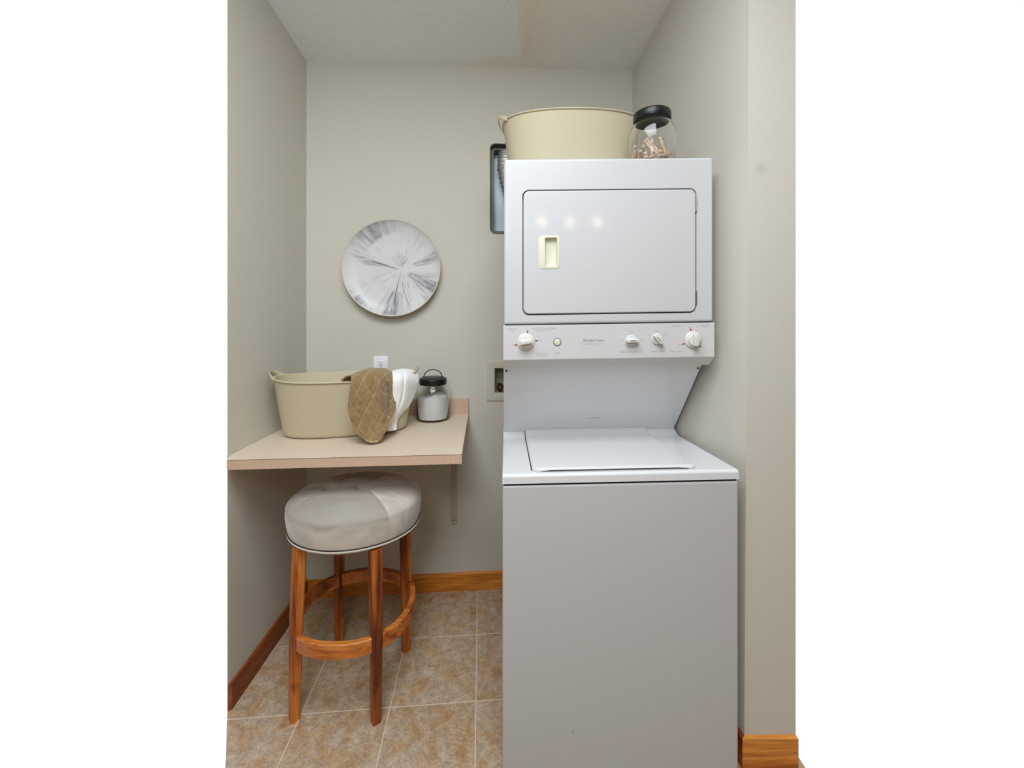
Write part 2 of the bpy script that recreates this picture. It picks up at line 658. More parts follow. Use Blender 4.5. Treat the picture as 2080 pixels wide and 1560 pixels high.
def lean(name, lo, hi):
    bm = bmesh.new()
    A = [bm.verts.new((p[0], p[1], -0.02)) for p in lo]
    B = [bm.verts.new((p[0], p[1], 2.78)) for p in hi]
    bm.faces.new(A)
    bm.faces.new(B[::-1])
    n = len(lo)
    for i in range(n):
        bm.faces.new((A[i], B[i], B[(i + 1) % n], A[(i + 1) % n]))
    struct(obj(name, bm, M_wall2, smooth=0))


lean('wall_right', [(BR.x, BR.y), tuple(cb), (cb.x + .06, cb.y + .06), (BR.x + .07, BR.y + .09)],
     [(BR.x, BR.y), tuple(ct), (ct.x + .06, ct.y + .06), (BR.x + .07, BR.y + .09)])
lean('wall_right_return', [tuple(cb), (0.8572, 1.2050), (0.90, 1.29), (cb.x + .06, cb.y + .06)],
     [tuple(ct), (0.8572, 1.2050), (0.90, 1.29), (ct.x + .06, ct.y + .06)])

# ceiling: slopes up towards the room
bm = bmesh.new()
cl_l, cl_r = 0.125, 0.142
front_y = 1.22
poly = [(-1.03, 2.02), (0.72, 2.14), (0.83, front_y), (-1.02, front_y)]


def zc(X, Y):
    t = (X + 0.992) / 1.61
    zl = 2.586 + 0.125 * (1.925 - Y)
    zr = 2.618 + 0.142 * (2.0487 - Y)
    return zl + (zr - zl) * t


nx, ny = 12, 6
b2 = bmesh.new()
top, bot = [], []
for j in range(ny + 1):
    for i in range(nx + 1):
        a = Vector(poly[0]).lerp(Vector(poly[1]), i / nx)
        b = Vector(poly[3]).lerp(Vector(poly[2]), i / nx)
        p = a.lerp(b, j / ny)
        bot.append(b2.verts.new((p.x, p.y, zc(p.x, p.y))))
        top.append(b2.verts.new((p.x, p.y, zc(p.x, p.y) + 0.05)))
K = nx + 1
for j in range(ny):
    for i in range(nx):
        q = [j * K + i, j * K + i + 1, (j + 1) * K + i + 1, (j + 1) * K + i]
        b2.faces.new([bot[k] for k in q])
        b2.faces.new([top[k] for k in q[::-1]])
for j in range(ny):
    for i in (0, nx):
        b2.faces.new([bot[j * K + i], bot[(j + 1) * K + i], top[(j + 1) * K + i], top[j * K + i]])
for i in range(nx):
    for j in (0, ny):
        b2.faces.new([bot[j * K + i], bot[j * K + i + 1], top[j * K + i + 1], top[j * K + i]])
merge(bm, b2)
struct(obj('ceiling', bm, M_ceil, smooth=30))

# far side of the hall, behind the lens
bm = bmesh.new()
box(bm, -2.6, 2.6, -2.5, -2.4, -0.02, 2.76)
M_hall = mat('hall_paint', srgb(112, 108, 103), rough=0.8)
struct(obj('wall_front', bm, M_hall, smooth=0))
bm = bmesh.new()
box(bm, -2.6, 2.6, -2.5, 1.18, 2.75, 2.80)
struct(obj('ceiling_hall', bm, mat('hall_ceiling', srgb(215, 215, 212), rough=0.9), smooth=0))
for sgn, nm in ((-1, 'wall_hall_left'), (1, 'wall_hall_right')):
    bm = bmesh.new()
    x0, x1 = sorted((2.5 * sgn, 2.6 * sgn))
    box(bm, x0, x1, -2.4, 1.05, -0.02, 2.76)
    struct(obj(nm, bm, M_hall, smooth=0))

# baseboards
BH, BT = 0.085, 0.012


def board(name, a, b, m, t=BT, h=BH):
    a, b = Vector(a), Vector(b)
    d = b - a
    L = d.length
    bm = bmesh.new()
    prof = [(0, 0), (0, h), (-t * .55, h), (-t, h - t * .35), (-t, 0)]
    prism_yz(bm, prof, 0, L)
    o = struct(obj(name, bm, m, smooth=0))
    o.location = (a.x, a.y, 0.0)
    o.rotation_euler = (0, 0, math.atan2(d.y, d.x))
    return o


board('baseboard_back', (BL.x + .001, yback(BL.x + .001)), (0.60, yback(0.60)), M_base)
bm = bmesh.new()   # left: mitred front end follows the wall end
dl = (BL - LF).normalized()
nl = Vector((dl.y, -dl.x))
p0, p1 = LF, BL + Vector((0, -0.012))
q0 = p0 + nl * BT + dl * (BT * .5)
q1 = p1 + nl * BT
prism_xy(bm, [tuple(p0), tuple(p1), tuple(q1), tuple(q0)], 0.0, BH)
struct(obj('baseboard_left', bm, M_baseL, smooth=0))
bm = bmesh.new()
prism_xy(bm, [(0.7005 - 0.012, 1.1914), (0.8572, 1.193), (0.8572, 1.205), (0.7005, 1.2034)], 0.0, 0.090)
struct(obj('baseboard_right', bm, M_base, smooth=0))
bm = bmesh.new()
prism_xy(bm, [(0.6885, 1.1920), (0.7005, 1.2040), (0.7005 - 0.0202, 1.40), (0.6885 - 0.0202, 1.40)], 0.0, 0.089)
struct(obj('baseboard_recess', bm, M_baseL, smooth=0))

# ------------------------------------------------------------------ recess boxes in the back wall
# dryer vent recess
t = thing('vent_recess_box', 'grey metal dryer vent box set into the back wall beside the dryer', 'vent box', (0, YA, 0), A_W)
M_vm = mat('vent_box_metal', srgb(92, 92, 82), rough=0.5, metal=0.4)
M_vb = mat('pale_blue_vent_sheet', srgb(214, 232, 245), rough=0.4, var=0.08, vscale=18, bump=0.15, bscale=40)
bm = bmesh.new()
plate(bm, rrect(VX0 + .001, VX1 - .001, VZ0 + .001, VZ1 - .001, 0.027), [rrect(VX0 + .0045, VX1 - .0045, VZ0 + .0045, VZ1 - .0045, 0.024)[::-1]], -0.002, 0.100)
plate(bm, rrect(VX0 + .004, VX1 - .004, VZ0 + .004, VZ1 - .004, 0.025), [rrect(VX0 + .021, VX1 - .021, VZ0 + .021, VZ1 - .021, 0.012)[::-1]], 0.030, 0.080)
obj('side', bm, M_vm, t)
bm = bmesh.new()
plate(bm, rrect(VX0 + .003, VX1 - .003, VZ0 + .003, VZ1 - .003, 0.026), [], 0.094, 0.098)
obj('back_panel', bm, M_vb, t)
# bent foil duct
hs = thing('t', '', '')
bpy.data.objects.remove(hs)
bm = bmesh.new()
path = []
K0 = [Vector((-0.02, 0.055, 2.195)), Vector((-0.026, 0.045, 2.13)), Vector((-0.012, 0.04, 2.04)), Vector((0.012, 0.04, 1.95)), Vector((0.03, 0.02, 1.88)), Vector((0.035, 0.00, 1.85))]
nn = 110
b2 = bmesh.new()
rings = []
for i in range(nn):
    p = catmull(K0, i / (nn - 1))
    q = catmull(K0, min(1, i / (nn - 1) + 0.01)) - catmull(K0, max(0, i / (nn - 1) - 0.01))
    q.normalize()
    a = q.cross(Vector((0, 1, 0))).normalized()
    b = a.cross(q)
    r = 0.043 + 0.0025 * math.sin(i * 1.25 + 1.5 * noise.noise(p * 25)) + 0.006 * noise.noise(p * 40)
    rings.append([b2.verts.new(p + a * (r * math.cos(2 * PI * k / 24)) + b * (r * .75 * math.sin(2 * PI * k / 24))) for k in range(24)])
for i in range(nn - 1):
    for k in range(24):
        b2.faces.new((rings[i][k], rings[i][(k + 1) % 24], rings[i + 1][(k + 1) % 24], rings[i + 1][k]))
b2.faces.new(rings[0][::-1])
b2.faces.new(rings[-1])
merge(bm, b2)
M_foil = mat('foil_duct', srgb(190, 190, 186), rough=0.45, metal=0.6, bump=0.8, bscale=90)
d = tag(obj('vent_duct', bm, M_foil), 'crinkled silver foil duct bending down inside the wall vent box behind the dryer', 'duct')
d.location = (0, YA, 0)
d.rotation_euler = (0, 0, A_W)

# washer supply box
t = thing('washer_outlet_box', 'beige plastic washer supply box flush in the wall left of the washer', 'supply box', (0, YA, 0), A_W)
bm = bmesh.new()
plate(bm, rrect(-0.1285, 0.10, 0.934, 1.134, 0.006, 3), [rrect(SX0 + .001, SX1 - .001, SZ0 + .001, SZ1 - .001, 0.004, 2)[::-1]], -0.005, -0.0003, bev=0.0015)
obj('faceplate', bm, M_boxpl, t)
bm = bmesh.new()
plate(bm, rrect(SX0 + .0005, SX1 - .0005, SZ0 + .0005, SZ1 - .0005, 0.004, 2), [rrect(SX0 + .003, SX1 - .003, SZ0 + .003, SZ1 - .003, 0.004, 2)[::-1]], 0.0, 0.085)
plate(bm, rrect(SX0 + .002, SX1 - .002, SZ0 + .002, SZ1 - .002, 0.004, 2), [], 0.083, 0.087)
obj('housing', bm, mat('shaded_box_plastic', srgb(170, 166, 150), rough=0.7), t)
bm = bmesh.new()
Mx = Matrix.Translation((-0.060, 0.035, 0.974))
lathe(bm, [(0, 0), (0.011, 0), (0.011, 0.012), (0.008, 0.013), (0.008, 0.03), (0.012, 0.031), (0.012, 0.043), (0, 0.043)], 20, Mx)
lathe(bm, [(0, -0.03), (0.007, -0.03), (0.007, 0.03), (0, 0.03)], 16, Matrix.Translation((-0.060, 0.02, 1.003)) @ Matrix.Rotation(PI / 2, 4, 'X'))
obj('valve', bm, M_brass, t)
bm = bmesh.new()
lathe(bm, [(0, -0.004), (0.016, -0.004), (0.018, 0.0), (0.016, 0.004), (0, 0.004)], 20, Matrix.Translation((-0.060, -0.004, 1.003)) @ Matrix.Rotation(PI / 2, 4, 'X'))
v = obj('valve_handle', bm, mat('dark_brass_handle', srgb(84, 58, 40), rough=0.35, metal=0.8), t)

# duplex outlet
t = thing('wall_outlet', 'white duplex electrical outlet on the back wall above the laundry tub', 'outlet', (0, YA, 0), A_W)
oc = (775.2 - 1040) * 1.985 / F
oc = oc / math.cos(A_W)
oc = -0.6435
bm = bmesh.new()
plate(bm, rrect(oc - .035, oc + .035, 1.046, 1.161, 0.003, 3), [], -0.006, -0.0003, bev=0.003)
obj('cover_plate', bm, M_outlet, t)
for zc_ in (1.127, 1.082):
    bm = bmesh.new()
    pts = []
    for k in range(40):
        a = 2 * PI * k / 40
        pts.append((oc + 0.0172 * math.cos(a), zc_ + max(-0.0145, min(0.0145, 0.0172 * math.sin(a)))))
    plate(bm, pts, [], -0.0085, -0.004, bev=0.001)
    r = obj('receptacle', bm, M_outlet, t)
    bm = bmesh.new()
    box(bm, oc - .0075, oc - .0055, -0.0088, -0.0080, zc_ - .001, zc_ + .009)
    box(bm, oc + .0055, oc + .0070, -0.0088, -0.0080, zc_ + .000, zc_ + .008)
    lathe(bm, [(0, 0), (0.0026, 0), (0.0026, 0.001), (0, 0.001)], 16, Matrix.Translation((oc, -0.0078, zc_ - .008)) @ Matrix.Rotation(PI / 2, 4, 'X'))
    obj('slot', bm, M_dark, r)
bm = bmesh.new()
lathe(bm, [(0, 0), (0.003, 0), (0.0025, 0.0015), (0, 0.0018)], 16, Matrix.Translation((oc, -0.0058, 1.1045)) @ Matrix.Rotation(PI / 2, 4, 'X'))
obj('screw', bm, M_steel, t)

# ------------------------------------------------------------------ counter
t = thing('laminate_counter', 'speckled beige laminate counter shelf fixed across the alcove over the stool', 'counter', (0, 0, 0))
ZT = 0.874
cfr = Vector((-0.1750, 1.3885))
cbr = Vector((-0.2165, yback(-0.2165)))
cfl = Vector((-0.9525, 1.3325))
wl = lambda Y: -0.992 + 0.03 * (1.925 - Y) + 0.0005
bm = bmesh.new()
poly = [tuple(cfr), tuple(cbr), (BL.x + .001, BL.y - .0005), (wl(1.375), 1.375), tuple(cfl)]
prism_xy(bm, poly, ZT - 0.0335, ZT)
bmesh.ops.recalc_face_normals(bm, faces=bm.faces[:])
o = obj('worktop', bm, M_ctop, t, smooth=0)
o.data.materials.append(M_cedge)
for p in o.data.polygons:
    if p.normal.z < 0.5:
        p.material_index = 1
# thin dark laminate joint under the top surface
bm = bmesh.new()
d = (cfr - cfl).normalized()
n2_ = Vector((d.y, -d.x))
prism_xy(bm, [tuple(cfl + n2_ * .0004), tuple(cfr + n2_ * .0004), tuple(cfr + n2_ * -.002), tuple(cfl + n2_ * -.002)], ZT - 0.0018, ZT - 0.0006)
obj('laminate_joint', bm, mat('brown_joint', srgb(120, 90, 70), rough=0.6), t, smooth=0)
bm = bmesh.new()
bx0, bx1 = -0.992, -0.2165
prism_xy(bm, [(bx0 + .001, yback(bx0) - .0005), (bx1, yback(bx1) - .0005), (bx1 + .0014, yback(bx1) - .020), (bx0 + .001, yback(bx0) - .020)], ZT - .0002, ZT + 0.076)
obj('backsplash', bm, M_cedge, t, smooth=0)

# steel shelf bracket under the counter
t = thing('shelf_bracket', 'white painted steel bracket on the wall under the counter right end', 'bracket', (W(-0.289, 0)[0], W(-0.289, 0)[1], 0), A_W)
bm = bmesh.new()
plate(bm, rrect(-0.0145, 0.0145, 0.325, ZT - 0.034, 0.005, 3), [], -0.006, -0.0005, bev=0.002)
obj('wall_plate', bm, M_bracket, t)
bm = bmesh.new()
box(bm, -0.0145, 0.0145, -0.40, -0.006, ZT - 0.0405, ZT - 0.0345, 0.002, 2)
obj('arm', bm, M_bracket, t)
bm = bmesh.new()
pts = []
for k in range(17):
    a = k / 16
    y = -0.30 + 0.296 * math.sin(a * PI / 2) ** 1.0
    z = ZT - 0.04 - 0.33 * (1 - math.cos(a * PI / 2))
    pts.append((0, y, z))
tube(bm, pts, 0.006, 8, flat=0.006)
obj('brace', bm, M_bracket, t)
bm = bmesh.new()
for z in (0.348,):
    lathe(bm, [(0, 0), (0.004, 0), (0.003, 0.002), (0, 0.0025)], 14, Matrix.Translation((0, -0.006, z)) @ Matrix.Rotation(PI / 2, 4, 'X'))
obj('screw', bm, M_steel_dull, t)

# ------------------------------------------------------------------ marbled wall plate
def marble_mat():
    m = mat('marbled_resin', (0.8, 0.8, 0.8, 1), rough=0.35, spec=0.4)
    nt = m.node_tree
    b = nt.nodes['Principled BSDF']
    tc = N(nt, 'ShaderNodeTexCoord')
    mp = N(nt, 'ShaderNodeMapping')
    mp.inputs['Location'].default_value = (-0.040, 0, 0.005)
    nt.links.new(tc.outputs['Object'], mp.inputs['Vector'])
    sep = N(nt, 'ShaderNodeSeparateXYZ')
    nt.links.new(mp.outputs[0], sep.inputs[0])
    X, Z = sep.outputs['X'], sep.outputs['Z']
    r = mth(nt, 'SQRT', mth(nt, 'ADD', mth(nt, 'MULTIPLY', X, X), mth(nt, 'MULTIPLY', Z, Z)))
    rr = mth(nt, 'MAXIMUM', r, 0.0001)
    cx, cz = mth(nt, 'DIVIDE', X, rr), mth(nt, 'DIVIDE', Z, rr)

    def streak(sc, rs, det, off):
        cb_ = N(nt, 'ShaderNodeCombineXYZ')
        nt.links.new(mth(nt, 'MULTIPLY', cx, sc), cb_.inputs[0])
        nt.links.new(mth(nt, 'MULTIPLY', cz, sc), cb_.inputs[1])
        nt.links.new(mth(nt, 'ADD', mth(nt, 'MULTIPLY', r, rs), off), cb_.inputs[2])
        n = N(nt, 'ShaderNodeTexNoise', i_Scale=1.0, i_Detail=det, i_Roughness=0.6, i_Distortion=0.35)
        nt.links.new(cb_.outputs[0], n.inputs['Vector'])
        return n.outputs['Fac']
    nb = N(nt, 'ShaderNodeTexNoise', i_Scale=7.0, i_Detail=3.0)
    nt.links.new(tc.outputs['Object'], nb.inputs['Vector'])
    blot = ramp(nt, nb.outputs['Fac'], [(0.42, (0, 0, 0, 1)), (0.62, (1, 1, 1, 1))])
    s1 = streak(1.5, 3.0, 3.0, 1.3)
    s2 = streak(11.0, 9.0, 6.0, 4.0)
    s3 = streak(4.0, 17.0, 5.0, 9.0)
    broad = ramp(nt, s1, [(0.42, (0, 0, 0, 1)), (0.60, (1, 1, 1, 1))])
    fine = ramp(nt, s2, [(0.40, (0, 0, 0, 1)), (0.70, (1, 1, 1, 1))])
    mid = ramp(nt, s3, [(0.52, (0, 0, 0, 1)), (0.60, (1, 1, 1, 1))])
    k = mth(nt, 'MULTIPLY', mth(nt, 'MULTIPLY', broad, mth(nt, 'ADD', mth(nt, 'MULTIPLY', blot, 0.8), 0.2)),
            mth(nt, 'ADD', mth(nt, 'MULTIPLY', fine, 0.9), 0.16), clamp=True)
    k = mth(nt, 'MAXIMUM', k, mth(nt, 'MULTIPLY', mth(nt, 'MULTIPLY', mid, blot), mth(nt, 'MULTIPLY', fine, 1.0)))
    edge = mth(nt, 'MULTIPLY', mth(nt, 'SUBTRACT', r, 0.13), 7.0, clamp=True)
    k = mth(nt, 'MAXIMUM', k, mth(nt, 'MULTIPLY', mth(nt, 'MULTIPLY', edge, fine), mth(nt, 'MULTIPLY', blot, 0.6)))
    ang = mth(nt, 'ARCTAN2', Z, X)
    wv = mth(nt, 'MULTIPLY', mth(nt, 'SUBTRACT', s1, 0.5), 0.9)
    ang = mth(nt, 'ADD', ang, wv)

    def sector(a0, wd, r0, r1, amt):
        da = mth(nt, 'DIVIDE', mth(nt, 'SUBTRACT', ang, a0), wd)
        gA = mth(nt, 'EXPONENT', mth(nt, 'MULTIPLY', mth(nt, 'MULTIPLY', da, da), -1.0))
        up = mth(nt, 'DIVIDE', mth(nt, 'SUBTRACT', r, r0), 0.02, clamp=True)
        dn = mth(nt, 'DIVIDE', mth(nt, 'SUBTRACT', r1, r), 0.04, clamp=True)
        return mth(nt, 'MULTIPLY', mth(nt, 'MULTIPLY', gA, amt), mth(nt, 'MULTIPLY', up, dn))
    soft_k = mth(nt, 'MULTIPLY', k, 0.30)
    st_ = mth(nt, 'ADD', mth(nt, 'MULTIPLY', fine, 1.2), 0.18, clamp=True)
    for a_ in ((-0.62, 0.26, 0.03, 0.25, 1.0), (-1.75, 0.30, 0.10, 0.26, 0.85), (2.86, 0.12, 0.015, 0.26, 0.9), (0.30, 0.16, 0.05, 0.25, 0.7),
               (2.2, 0.5, 0.17, 0.30, 0.6), (1.75, 0.5, 0.0, 0.10, 0.45), (-2.45, 0.25, 0.22, 0.30, 0.8)):
        soft_k = mth(nt, 'MAXIMUM', soft_k, mth(nt, 'MULTIPLY', sector(*a_), st_))
    for a_ in ((1.32, 0.045, 0.012, 0.075, 0.95), (-1.72, 0.035, 0.0, 0.20, 0.85), (2.75, 0.03, 0.0, 0.13, 0.7), (-1.30, 0.03, 0.05, 0.22, 0.7)):
        soft_k = mth(nt, 'MAXIMUM', soft_k, sector(*a_))
    k = soft_k
    c = mixc(nt, k, srgb(224, 225, 226), srgb(70, 80, 98))
    # dark crisp veins close to the focus
    s4 = streak(7.0, 16.0, 4.0, 2.0)
    vein = ramp(nt, s4, [(0.60, (0, 0, 0, 1)), (0.66, (1, 1, 1, 1))])
    fall = mth(nt, 'SUBTRACT', 1.0, mth(nt, 'MULTIPLY', r, 8.0), clamp=True)
    c = mixc(nt, mth(nt, 'MULTIPLY', vein, mth(nt, 'MULTIPLY', fall, 0.9)), c, srgb(48, 56, 68))
    nt.links.new(c, b.inputs['Base Color'])
    return m


pc = px(797, 545, 1.93)
xl = pc.x * math.cos(A_W) + (pc.y - YA) * math.sin(A_W)
t = thing('decorative_plate', 'round marbled white and grey shallow plate hanging on the back wall', 'wall plate', (W(xl, 0)[0], W(xl, 0)[1], pc.z), A_W)
bm = bmesh.new()
R0 = 0.2335
prof = [(0, -0.020), (0.10, -0.0205), (0.17, -0.022), (0.205, -0.030), (0.222, -0.041), (0.2275, -0.0465)]
Mr = Matrix.Rotation(PI / 2, 4, 'X')
lathe(bm, [(r, -z) for r, z in prof], 96, Mr)
obj('dish', bm, marble_mat(), t, smooth=60)
bm = bmesh.new()
prof = [(0.2273, 0.0462), (0.2290, 0.0490), (0.2320, 0.0492), (0.2335, 0.0465), (0.2310, 0.037), (0.215, 0.021), (0.17, 0.008), (0.10, 0.002), (0, 0.001)]
lathe(bm, prof, 96, Mr)
obj('rim', bm, mat('cream_resin_rim', srgb(216, 208, 192), rough=0.4, var=0.08, vscale=12), t, smooth=60)['label'] = 'cream outer rim'

# ------------------------------------------------------------------ stacked washer and dryer
YAW = 0.0157
RX, RY = -0.0285, 1.153
unit = thing('stacked_washer_dryer', 'white stacked washer and dryer unit filling the right side of the alcove', 'washer dryer', (RX, RY, 0), YAW)
KS = 0.015          # the unit's top edges rise a little to the right


def sh(bm):
    for v in bm.verts:
        k = KS * min(1.0, max(0.0, v.co.z / 0.3))
        v.co.z += k * v.co.x
    return bm


def UL(u, v, y=0.138):
    """pixel on the unit at unit-local depth y -> local x, z (before the rise)"""
    x = 0.3
    for _ in range(12):
        Y = RY + math.cos(YAW) * y + math.sin(YAW) * x
        X = (u - 1040) * Y / F
        x = (X - RX + math.sin(YAW) * y) / math.cos(YAW)
    return x, H - (v - V0) * Y / F - KS * x


def part(name, bm, m, parent=unit, smooth=35, label=None):
    o = obj(name, sh(bm), m, parent, smooth)
    if m in (M_white, M_white_soft, M_top, M_panel):
        wn = o.modifiers.new('weighted', 'WEIGHTED_NORMAL')
        wn.keep_sharp = True
        wn.weight = 100
    if label:
        o['label'] = label
    return o


WX = 0.692
# washer cabinet
bm = bmesh.new()
box(bm, 0.001, WX - .001, 0.002, 0.500, 0.0, 0.8615, 0.006)
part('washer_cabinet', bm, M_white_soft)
bm = bmesh.new()
box(bm, 0.006, WX - .006, 0.006, 0.58, 0.858, 0.872)
part('gap', bm, M_dark)
# washer top with rear cove
zf = lambda y: 0.895 - 0.048 * max(0, y - .01) if y < 0.40 else None


def ztop(y):
    if y < 0.40:
        return 0.895 - 0.048 * y
    s = (y - 0.40) / 0.048
    return 0.8758 + 0.0175 * (1 - math.cos(min(1, s) * PI / 2)) + 0.001 * s


ys = [0.010, 0.05, 0.15, 0.25, 0.35, 0.395] + [0.40 + 0.048 * k / 6 for k in range(7)]
prof = [(0.0, 0.868), (0.0, 0.886)] + [(0.010 - 0.010 * math.cos(a), 0.885 + 0.0095 * math.sin(a)) for a in (0.4, 0.8, 1.2)] + \
       [(y, ztop(y)) for y in ys] + [(0.500, 0.894), (0.500, 0.868)]
bm = bmesh.new()
prism_yz(bm, prof, 0.0, WX)
bmesh.ops.recalc_face_normals(bm, faces=bm.faces[:])
es = [e for e in bm.edges if abs(e.verts[0].co.x - e.verts[1].co.x) < 1e-6 and e.calc_face_angle(0) > 1.2
      and abs(e.verts[0].co.z - e.verts[1].co.z) < 0.03 and e.verts[0].co.z > .87 and e.verts[1].co.z > .87]
bmesh.ops.bevel(bm, geom=es, offset=0.004, segments=2, profile=0.5, affect='EDGES')
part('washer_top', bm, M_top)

# lid
LX0, LX1, LY0, LY1 = 0.0885, 0.577, 0.016, 0.442
bm = bmesh.new()
b2 = bmesh.new()
yy = [0, .003, .007, .012, .018, .03, .06, .12, .2, .3, .37] + [0.384 + 0.007 * k for k in range(7)]
rows = []
for y in yy:
    y_ = LY0 + y
    r = 0.018
    ins = 0 if y > r else r - math.sqrt(max(0, r * r - (r - y) ** 2))
    xs = [LX0 + ins + (LX1 - LX0 - 2 * ins) * q for q in [0, .004, .009, .015, .022] + [.022 + .956 * k / 16 for k in range(1, 16)] + [.978, .985, .991, .996, 1.0]]
    row = []
    for i, x in enumerate(xs):
        e = min(x - LX0, LX1 - x, y + 0.001)
        edge = 0.0045 * max(0, 1 - e / 0.009) ** 2
        row.append(b2.verts.new((x, y_, ztop(y_) + 0.0105 - edge)))
    rows.append(row)
for a, b in zip(rows, rows[1:]):
    for i in range(24):
        b2.faces.new((a[i], a[i + 1], b[i + 1], b[i]))
border = [rows[0][i] for i in range(25)] + [r[-1] for r in rows[1:]] + [rows[-1][i] for i in range(23, -1, -1)] + [r[0] for r in rows[-2:0:-1]]
low = []
for v in border:
    up = 0.0008
    if v.co.y < LY0 + .02:
        dd = min(v.co.x - LX0, LX1 - v.co.x)
        s = min(1, max(0, (dd - 0.022) / 0.015))
        up = 0.0008 + 0.0048 * s * s * (3 - 2 * s)
    low.append(b2.verts.new((v.co.x, v.co.y, ztop(v.co.y) + up)))
for i in range(len(border)):
    j = (i + 1) % len(border)
    b2.faces.new((border[i], border[j], low[j], low[i]))
merge(bm, b2)
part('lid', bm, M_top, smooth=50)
bm = bmesh.new()   # dark gap along the lid's left edge and under its lip
b2 = bmesh.new()
vs = []
for y in [0.03, .1, .2, .3, .40, .415, .43, .446]:
    vs.append((b2.verts.new((LX0 - .0028, y, ztop(y) + .0004)), b2.verts.new((LX0 + .003, y, ztop(y) + .0004))))
for a, b in zip(vs, vs[1:]):
    b2.faces.new((a[0], a[1], b[1], b[0]))
merge(bm, b2)
part('lid_gap', bm, M_dark)

# slanted shroud between washer and dryer
bm = bmesh.new()
prism_yz(bm, [(0.206, 1.190), (0.449, 0.888), (0.500, 0.888), (0.500, 1.182)], 0.003, 0.688)
part('shroud', bm, M_top, smooth=20)
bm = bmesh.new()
box(bm, 0.010, 0.684, 0.2095, 0.216, 1.1782, 1.1816)  # dark strip laid in for the shade line under the panel lip
part('joint_and_shade', bm, M_dark)
nrm = Vector((0, -(1.19 - .888), -(0.449 - 0.206))).normalized()
for (u, v_) in ((1028.5, 754), (1421, 748.5)):
    x, z = UL(u, v_, 0.215)
    s = (1.190 - z) / (1.190 - 0.888)
    y = 0.206 + s * (0.449 - 0.206)
    bm = bmesh.new()
    lathe(bm, [(0, 0.003), (0.003, 0.003), (0.0048, 0.0), (0.0048, -0.002)], 16,
          Matrix.Translation((x, y, z)) @ nrm.to_track_quat('Z', 'Y').to_matrix().to_4x4())
    part('screw', bm, M_steel_dull)
x, z = UL(1205, 845.5, 0.42)
s = (1.190 - z) / 0.302
y = 0.206 + s * 0.243
bm = bmesh.new()
for dx, rx_, rz_ in ((-0.020, 0.008, 0.0012), (-0.008, 0.0032, 0.0022), (0.010, 0.014, 0.0015)):
    lathe(bm, [(0, 0.0006), (1, 0.0004), (1, -0.002)], 16, Matrix.Translation((x + dx, y, z)) @ nrm.to_track_quat('Z', 'Y').to_matrix().to_4x4() @ Matrix.Diagonal((rx_, rz_, 1, 1)))
part('scuff_mark', bm, M_grey2)
x, z = UL(1164.5, 1488, 0.0)
bm = bmesh.new()
lathe(bm, [(0, 0.0003), (1, 0.0002), (1, -0.002)], 12, Matrix.Translation((x, 0.002, z)) @ Matrix.Rotation(PI / 2, 4, 'X') @ Matrix.Diagonal((.0009, .0036, 1, 1)))
part('paint_chip', bm, M_dark)

# control panel
bm = bmesh.new()
prism_yz(bm, [(0.138, 1.3235), (0.138, 1.2117), (0.172, 1.181), (0.499, 1.181), (0.499, 1.3235)], 0.002, 0.6925)
bmesh.ops.recalc_face_normals(bm, faces=bm.faces[:])
bmesh.ops.bevel(bm, geom=[e for e in bm.edges if e.calc_face_angle(0) > .5], offset=0.0025, segments=2, profile=0.5, affect='EDGES')
panel = part('control_panel', bm, M_panel)


def on_panel(bm, u, v, ang=0.0, y=0.138):
    """move a bmesh built in its own xy plane (z towards the viewer) onto the panel face"""
    x, z = UL(u, v, y)
    Mx = Matrix.Translation((x, y, z)) @ Matrix.Rotation(PI / 2, 4, 'X') @ Matrix.Rotation(ang, 4, 'Z')
    out = bmesh.new()
    merge(out, bm, Mx)
    return out


def disc(r, z0, z1, bev=0.001, seg=40):
    b = bmesh.new()
    lathe(b, [(0, z1), (r - bev, z1), (r, z1 - bev), (r, z0), (0, z0)], seg)
    return b


def ringbm(r0, r1, z):
    b = bmesh.new()
    lathe(b, [(r0, 0), (r0, z), (r1, z), (r1, 0)], 48)
    return b


PXM = 1.294 / F


def dial(u, v, R, r, ang, grip_w, ticks, reds, name):
    b = bmesh.new()
    lathe(b, [(R, 0), (R, 0.004), (R - .002, 0.0055), (R - .0045, 0.0065), (R - .0055, 0.006), (r + .001, 0.0065), (0, 0.0065)], 56)
    k = part(name, on_panel(b, u, v), M_knob, panel, 35)
    b = bmesh.new()
    lathe(b, [(r, 0.006), (r - .0006, 0.013), (r - .003, 0.015), (0, 0.015)], 44)
    g = bmesh.new()
    box(g, -r * .97, r * .97, -grip_w, grip_w, 0.012, 0.0285, 0.0028, 3)
    merge(b, g)
    part('grip', on_panel(b, u, v, ang), M_knob, k, 35)
    if ticks:
        b = bmesh.new()
        for i in range(48):
            a = 2 * PI * i / 48
            L = 0.0022 if i % 4 else 0.0034
            q = bmesh.new()
            box(q, R + .001, R + .001 + L, -.00022, .00022, 0.0, 0.0004)
            merge(b, q, Matrix.Rotation(a, 4, 'Z'))
        part('tick_marks', on_panel(b, u, v), M_grey, panel, 0)
    for (ru, rv) in reds:
        b = bmesh.new()
        dx, dz = (ru - u) * PXM, -(rv - v) * PXM
        a = math.atan2(dz, dx)
        d_ = math.hypot(dx, dz)
        q = bmesh.new()
        box(q, d_ - .0036, d_ + .0036, -.0018, .0018, 0.0, 0.0012)
        merge(b, q, Matrix.Rotation(a, 4, 'Z'))
        part('red_mark', on_panel(b, u, v), M_red, panel, 0)
    return k


